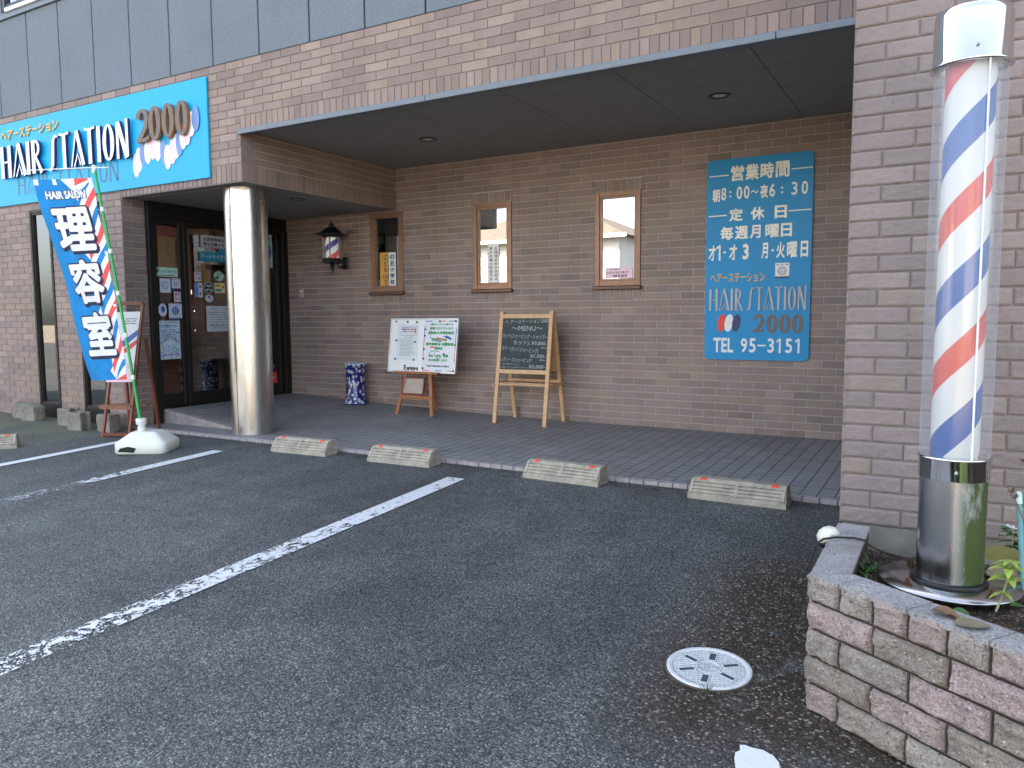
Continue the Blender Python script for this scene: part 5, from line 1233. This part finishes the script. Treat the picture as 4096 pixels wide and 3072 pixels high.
mb.build('cap_stone', CAPM, t)
# soil
def soil_z(x, y): return .205+.035*noise.noise(Vector((x*7, y*7, 0)))*.5+.012*noise.noise(Vector((x*45, y*45, 3)))-.05*sstep(3.0, 3.4, y)+.03*sstep(2.9, 2.4, y)
xs2 = [-.28+.02*i for i in range(80)]; ys2 = [1.5+.02*i for i in range(101)]
vs, fs = grid(xs2, ys2, soil_z)
keep = []
for f in fs:
    cxm = sum(vs[i][0] for i in f)/4; cym = sum(vs[i][1] for i in f)/4; p = Vector((cxm, cym, 0))-c0
    if p.dot(-n1) > .10 and cym < YR and cxm < 1.2: keep.append(f)
mb = MB(); mb.add(vs, keep, 0, 0, True)
def soil_mat():
    s = NT('soil'); sp = s.node('ShaderNodeSeparateColor'); s.put(s.voro(170, 'Color'), sp.inputs[0])
    s.set(col=s.ramp(sp.outputs[0], [(0, (.012, .008, .005)), (.5, (.04, .024, .015)), (.85, (.10, .062, .04)), (1, (.28, .22, .17))]), rough=.95); s.bump(s.noise(120, 5, .8), 1, .01); return s.m
tagp(mb.build('soil', soil_mat()), 'dark crumbly soil in the planter bed', kind='structure')
# plants and leaves
def leaf_mat(name, c, rough=.45):
    s = NT(name); n = s.noise(60, 4, .6); s.set(col=s.mix(n, tuple(x*.65 for x in c), tuple(min(1, x*1.3) for x in c)), rough=rough, sub=.0); return s.m
L_G = leaf_mat('leaf_green', (.26, .36, .06)); L_D = leaf_mat('leaf_dark', (.05, .12, .03)); L_Y = leaf_mat('leaf_yellow', (.15, .14, .02)); L_B = leaf_mat('leaf_brown', (.17, .10, .05), .7); L_GR = leaf_mat('leaf_grey_brown', (.19, .16, .10), .7); L_S = leaf_mat('stem_pale', (.28, .30, .13))
def leaf_mesh(mb, base, dirv, L, Wd, up=(0, 0, 1), curl=.3, cup=.2, mat=0, n=8, tip=1.0):
    dv = Vector(dirv).normalized(); side = dv.cross(Vector(up)).normalized(); nn = side.cross(dv); vs = []
    for i in range(n+1):
        s_ = i/n; wd = Wd/2*(sin(pi*min(1, s_**.8*.97+.02)))**.85*(1 if s_ < .98 else .2)
        c = Vector(base)+dv*(L*s_)-nn*(curl*L*s_*s_)
        for k in (-1, -.5, 0, .5, 1): vs.append(c+side*(wd*k)+nn*(cup*wd*abs(k)))
    mb.add(vs, [(i*5+k, i*5+k+1, (i+1)*5+k+1, (i+1)*5+k) for i in range(n) for k in range(4)], mat, 0, True)
mb = MB(); r = random.Random(31)
for i in range(60):
    a = r.uniform(0, 6.28); leaf_mesh(mb, (-7.95+.05*cos(a), 6.30+.05*sin(a), .80+r.uniform(0, .10)), (cos(a), sin(a), r.uniform(-.1, 1.1)), r.uniform(.06, .15), .03, curl=.7, n=4)
mb.build('foliage', leaf_mat('foliage_indoor', (.12, .22, .06)), POT)
# sapling
b0 = Vector((.147, 2.70, .245)); s1 = [b0, b0+Vector((.012, 0, .04)), b0+Vector((.024, -.005, .10)), b0+Vector((.029, -.005, .165))]
t = thing('seedling', 'bright green seedling with drooping pointed leaves beside the base plate', 'plant', tuple(b0))
mb = MB(); mb.tube(s1, [.0035, .003, .0025, .002], 8); mb.build('stem', L_S, t)
mb = MB(); r = random.Random(11)
for z, n_, L in ((.160, 6, .038), (.140, 6, .058), (.110, 5, .064), (.06, 4, .036)):
    for i in range(n_):
        a = 2*pi*i/n_+z*31+.3; zz = z; q = s1[2].lerp(s1[3], max(0, (zz-.10)/.065)) if zz >= .1 else s1[1].lerp(s1[2], (zz-.04)/.06)
        leaf_mesh(mb, q, (cos(a), sin(a), .35), L*r.uniform(.85, 1.1), L*.42, curl=r.uniform(.4, .8), mat=0)
mb.build('leaves', L_G, t)
# small white-flowered plant
b0 = Vector((.215, 3.22, .25)); t = thing('white_flower_plant', 'small dark green plant with white blossom at the right edge', 'plant', tuple(b0))
mb = MB(); r = random.Random(2)
for i in range(42):
    a = r.uniform(0, 6.28); q = b0+Vector((r.uniform(-.03, .03), r.uniform(-.03, .03), r.uniform(.03, .12))); leaf_mesh(mb, q, (cos(a), sin(a), r.uniform(0, .8)), r.uniform(.028, .05), .022, curl=.4)
mb.build('leaves', L_D, t)
mb = MB(); mb.tube([b0, b0+Vector((0, 0, .13))], .003, 6); mb.build('stem', L_S, t)
mb = MB()
for i in range(9):
    q = b0+Vector((-.005+r.uniform(-.014, .014), r.uniform(-.012, .012), .135+r.uniform(-.006, .008)))
    for k in range(5): a = 2*pi*k/5; leaf_mesh(mb, q, (cos(a), sin(a), .5), .008, .006, curl=.2, n=3)
mb.build('blossom', C_WHITE, t)
# big leaves
t = thing('fallen_leaf', 'large yellow-green leaf arched above a pale fallen one behind the seedling', 'leaf', (.12, 3.1, .30))
mb = MB(); leaf_mesh(mb, (.112, 3.05, .318), (1, .1, .25), .15, .058, up=(0, -.75, .65), curl=.38, cup=.1, n=14); mb.build('blade', L_Y, t)
t = thing('fallen_leaf', 'pale dried leaf lying under the yellow-green leaf against the concrete footing', 'leaf', (.15, 3.15, .27))
mb = MB(); leaf_mesh(mb, (.13, 3.02, .268), (1, .25, .12), .15, .07, up=(0, -.8, .6), curl=.2, cup=-.1, n=12); mb.build('blade', L_GR, t)
t = thing('fallen_leaf', 'crumpled dry brown leaf on the cap stone in front of the base plate', 'leaf', (.02, 2.49, .28))
mb = MB(); leaf_mesh(mb, (-.022, 2.50, .286), (1, -.35, .12), .085, .055, curl=.35, cup=.5); leaf_mesh(mb, (.02, 2.485, .284), (1, -.6, .25), .05, .018, curl=.4, cup=.8); mb.build('blade', L_B, t)
t = thing('fallen_leaf', 'broad grey-brown leaf lying flat on the cap stone', 'leaf', (.08, 2.46, .28))
mb = MB(); leaf_mesh(mb, (.035, 2.425, .283), (1, .30, .06), .095, .075, curl=.06, cup=.15); mb.build('blade', L_GR, t)
def loose(label, x, y, z, a, L, Wd, mt, cat='leaf', name='fallen_leaf'):
    mb = MB(); leaf_mesh(mb, (x, y, z), (cos(a), sin(a), .15), L, Wd, curl=.25, cup=.3); return solid(name, mb, mt, label, cat, loc=(x, y, z))
loose('small rounded green leaf in front of the base plate', .03, 2.60, .262, -.3, .05, .038, L_D)
loose('green ivy leaf on the soil at the right edge', .185, 2.72, .262, .4, .045, .04, L_D)
loose('dry curled leaf in the corner behind the side wall of the planter', -.24, 3.22, .235, .8, .07, .04, L_GR)
mb = MB(); r = random.Random(21)
for i in range(420):
    x = r.uniform(-.26, .5); y = r.uniform(2.25, 3.45)
    if (Vector((x, y, 0))-c0).dot(-n1) < .13: continue
    if (x-px)**2+(y-py)**2 < .05: continue
    leaf_mesh(mb, (x, y, soil_z(x, y)+.003), (cos(i), sin(i), r.uniform(0, .9)), r.uniform(.008, .03), r.uniform(.003, .012), curl=.4, mat=r.choice([0, 0, 1, 2, 2, 3]), n=3)
tagp(mb.build('leaf_litter', [L_D, L_G, L_B, L_GR]), 'scattered leaf litter and weeds on the soil', kind='stuff')
mb = MB(); 
for i in range(26):
    a = i*1.7; x = -.235+.05*cos(i*2.1)*((i*37 % 10)/10); y = 3.02+.16*sin(i*1.3)*((i*53 % 10)/10); leaf_mesh(mb, (x, y, .20), (cos(a)*.5, sin(a)*.5, .8), .06, .012, curl=.5, n=4)
tagp(solid('weed', mb, L_D, 'tuft of green weeds behind the side wall of the planter', 'weed', loc=(-.235, 3.02, .2)))
# stake, dried stalk
t = thing('garden_stake', 'pale teal garden stake with white rounded cap at the right edge', 'stake', (.235, 3.05, .22))
mb = MB(); mb.tube([(.243, 3.05, .20), (.214, 3.05, .535)], .0085, 12); mb.build('rod', col('teal_stake', (110, 160, 160), .5), t)
mb = MB(); mb.tube([(.2155, 3.05, .512), (.2135, 3.05, .54), (.213, 3.05, .549), (.2128, 3.05, .553)], [.0105, .0105, .008, .003], 12); mb.build('cap', col('stake_cap', (190, 225, 215), .4), t)
t = thing('dried_stalk', 'dry brown flower stalk leaning by the teal stake', 'plant', (.27, 3.0, .25))
mb = MB(); mb.tube([(.26, 3.0, .22), (.235, 3.0, .45), (.20, 3.0, .535)], [.003, .0025, .002], 6); mb.tube([(.235, 3.0, .45), (.245, 3.0, .60), (.225, 3.0, .655)], [.0025, .002, .002], 6); mb.build('stem', L_B, t)
mb = MB()
for q in ((.20, 3.0, .535), (.19, 3.0, .555), (.225, 3.0, .655), (.218, 3.0, .66)):
    for k in range(5): a = k*1.3; leaf_mesh(mb, q, (cos(a), .4*sin(a), .6), .022, .009, curl=-.3, n=4)
mb.build('seed_head', L_B, t)
# white lamp and its cable
t = thing('garden_light', 'white dome light tucked behind the planter corner', 'garden light', (-.44, 3.3, .24))
mb = MB(); GM = Matrix.Translation((-.402, 3.25, .262)) @ Matrix.Rotation(-.5, 4, 'Y'); mb.lathe([(.0, -.03), (.03, -.028), (.044, -.012), (.046, .0), (.04, .02), (.024, .034), (.0, .04)], M=GM, n=32, cap=False); mb.build('dome', plain('ivory_plastic', (.74, .72, .60), .35, var=.03), t)
mb = MB(); mb.lathe([(.044, -.03), (.049, -.024), (.049, -.012), (.044, -.01)], M=GM, n=32, cap=False); mb.beam((-.405, 3.24, .24), (-.400, 3.40, .20), .02, .02); mb.build('mount', M_BLACK, t)
mb = MB(); pts = [(-.44, 3.06, .20), (-.425, 3.08, .27), (-.40, 3.10, .289), (-.36, 3.14, .291), (-.30, 3.17, .289), (-.262, 3.165, .287), (-.235, 3.15, .268), (-.20, 3.13, .262), (-.165, 3.115, .26), (-.13, 3.07, .264), (-.105, 3.04, .262)]
mb.tube(pts, .0042, 8); solid('power_cable', mb, M_BLACK, 'black cable running over the cap stone from the white light to the pole base', 'cable', loc=(-.3, 3.15, .26))

# grit and leaf crumbs gathered along the kerb and wheel stops
mb = MB(); r = random.Random(77)
for i in range(520):
    if i % 3: x, y = r.uniform(-7.2, -.5), 5.005-abs(r.gauss(0, .06))
    else: x, y = r.uniform(-1.1, -.42), r.uniform(2.4, 4.6)
    leaf_mesh(mb, (x, y, gz(x, y)+.004), (cos(i), sin(i), r.uniform(0, .5)), r.uniform(.006, .022), r.uniform(.004, .010), curl=.3, mat=r.choice([0, 0, 1, 2]), n=2)
tagp(mb.build('leaf_crumbs', [L_B, L_GR, plain('dark_grit', (.05, .04, .03), .9)]), 'dry leaf crumbs and grit gathered along the kerb and planter', kind='stuff')

# ---------------------------------------------------------------- drain cover
mx_, my_ = -.75, 2.79; mz = gz(mx_, my_)
# slope of the ground under it
ex = Vector((.2, 0, gz(mx_+.1, my_)-gz(mx_-.1, my_))).normalized(); ey = Vector((0, .2, gz(mx_, my_+.1)-gz(mx_, my_-.1))).normalized()
DF = frame((mx_, my_, mz), ex, ey) @ Matrix.Rotation(.28, 4, 'Z')
t = thing('drain_cover', 'round pale grey plastic drain cover set in the asphalt', 'drain cover', (mx_, my_, mz))
M_DR = plain('pale_grey_plastic', (.60, .63, .64), .45, var=.12, scale=40)
mb = MB(); R0 = .157
mb.lathe([(R0+.008, .002), (R0+.008, .006), (R0+.001, .006), (R0, .003)], M=DF, n=64, cap=False, mat=1)
mb.lathe([(R0, .0), (R0, .010), (R0-.001, .011), (R0-.021, .011), (R0-.022, .008)], M=DF, n=64, cap=False)
mb.lathe([(R0-.021, .008), (.0, .008)], M=DF, n=64, cap=False, mat=2)  # recessed field in a darker grey than the raised pattern
mb.build('disc', [M_DR, plain('rim_dirt', (.07, .06, .05), .9, var=.4, scale=60), plain('darker_grey_plastic', (.40, .43, .44), .55, var=.22, scale=30)], t)
mb = MB(); SLOTS = [(60*k+20) for k in range(6)]
def in_slot(x, y):
    if x*x+y*y < .047**2: return True
    for a in SLOTS:
        c, s_ = cos(radians(a)), sin(radians(a)); u, v = x*c+y*s_, -x*s_+y*c
        if .05 < u < .125 and abs(v) < .018: return True
    return False
for sgn in (0, 1):
    for k in range(-9, 10):
        o = k*.0155; seg = None; 
        for i in range(-60, 61):
            s_ = i*.0025; x, y = (s_, o) if sgn == 0 else (o, s_)
            ok = x*x+y*y < (R0-.024)**2 and not in_slot(x, y)
            if ok and seg is None: seg = s_
            if (not ok or i == 60) and seg is not None:
                if s_-seg > .006:
                    if sgn == 0: mb.rect(DF, seg, s_, o-.0016, o+.0016, .0078, 0, .0026)
                    else: mb.rect(DF, o-.0016, o+.0016, seg, s_, .0078, 0, .0024)
                seg = None
mb.lathe([(.045, .008), (.045, .0108), (.041, .0108), (.041, .0082)], M=DF, n=40, cap=False)
mb.text('汚水', DF, -.032, .0, -.012, .014, .0082, 0, bold=.03, ext=.0025); mb.text('山', DF, .006, .03, -.012, .012, .0082, 0, bold=.03, ext=.0025)
for a in SLOTS: M3 = DF @ Matrix.Rotation(radians(a), 4, 'Z'); mb.ribbon([(x, y, .0018) for x, y in rrect(.055, .118, -.0135, .0135, .003, 2)], M3, .008, .0112, 0, closed=True)
mb.build('raised_pattern', M_DR, t)
for a in SLOTS:
    mb = MB(); M3 = DF @ Matrix.Rotation(radians(a), 4, 'Z'); mb.rect(M3, .058, .115, -.011, .011, .0086); mb.build('slot', plain('slot_shade', (.05, .06, .09), .8), t)
mb = MB()
for i in range(14): leaf_mesh(mb, (mx_+.03+.006*(i % 4), my_-.168-.004*(i % 3), mz-.005), (cos(i*2.4)*.5, sin(i*2.4)*.3, 1), .03+.004*(i % 4), .0035, curl=.25, n=3)
solid('grass_tuft', mb, L_D, 'tiny grass tuft growing at the near rim of the drain cover', 'grass', loc=(mx_+.03, my_-.17, mz))

# ---------------------------------------------------------------- street side, seen only mirrored in the glass and steel
M_HW = plain('house_render', (.72, .70, .66), .8, var=.05, scale=2); M_RF = plain('house_roof', (.14, .12, .10), .7, var=.2, scale=4); M_HG = plain('house_glass', (.05, .06, .08), .15)
gs = gz(0, -10)
def house(label, x0, x1, y0, y1, ze, zr, wallm=M_HW, wins=()):
    t = thing('house', label, 'house', ((x0+x1)/2, (y0+y1)/2, gs))
    mb = MB(); mb.box(x0, x1, y0, y1, gs, ze); mb.build('wall', wallm, t)
    mb = MB(); o = .55; yc = (y0+y1)/2; hh = (y1-y0)/2
    mb.add([(x0-o, y0-o, ze), (x1+o, y0-o, ze), (x1+o, y1+o, ze), (x0-o, y1+o, ze), (x0+hh, yc, zr), (x1-hh, yc, zr)], [(0, 1, 5, 4), (1, 2, 5), (2, 3, 4, 5), (3, 0, 4), (3, 2, 1, 0)]); mb.box(x0-o, x1+o, y1+o-.04, y1+o+.04, ze-.1, ze+.06, 1); mb.build('roof', [M_RF, C_WHITE], t)
    for a, b, c, e in wins:
        f = MB(); f.box(a, b, y1+.002, y1+.05, c, e); wo = f.build('window', M_DBRONZE, t); g = MB(); g.box(a+.06, b-.06, y1+.05, y1+.06, c+.06, e-.06); g.build('pane', M_HG, wo)
house('white house with grey-brown hip roof mirrored in the rightmost porch window', -22.5, -12.7, -25, -17, 4.6, 6.6, wins=[(-20.5, -18.8, .6, 2.2), (-15.5, -13.8, .8, 2.1)])
house('house with tan walls across the street mirrored in the glass and steel', -36, -25, -26, -16, 5.6, 7.6, plain('tan_render', (.50, .40, .28), .8), wins=[(-34, -32, 3.4, 4.8), (-29, -27, 3.4, 4.8), (-34, -32, .6, 2.2)])
house('pale house across the street mirrored in the pole base', 3, 15, -27, -18, 5.2, 7.0, plain('pale_render', (.60, .58, .55), .8), wins=[(5, 7, 3.2, 4.5), (10, 12, 3.2, 4.5)])
mb = MB(); mb.box(-60, 40, -15.1, -15.0, gs, gs+1.1); solid('garden_wall', mb, M_CONC, 'low concrete garden wall across the street', 'wall', loc=(-10, -15, gs))
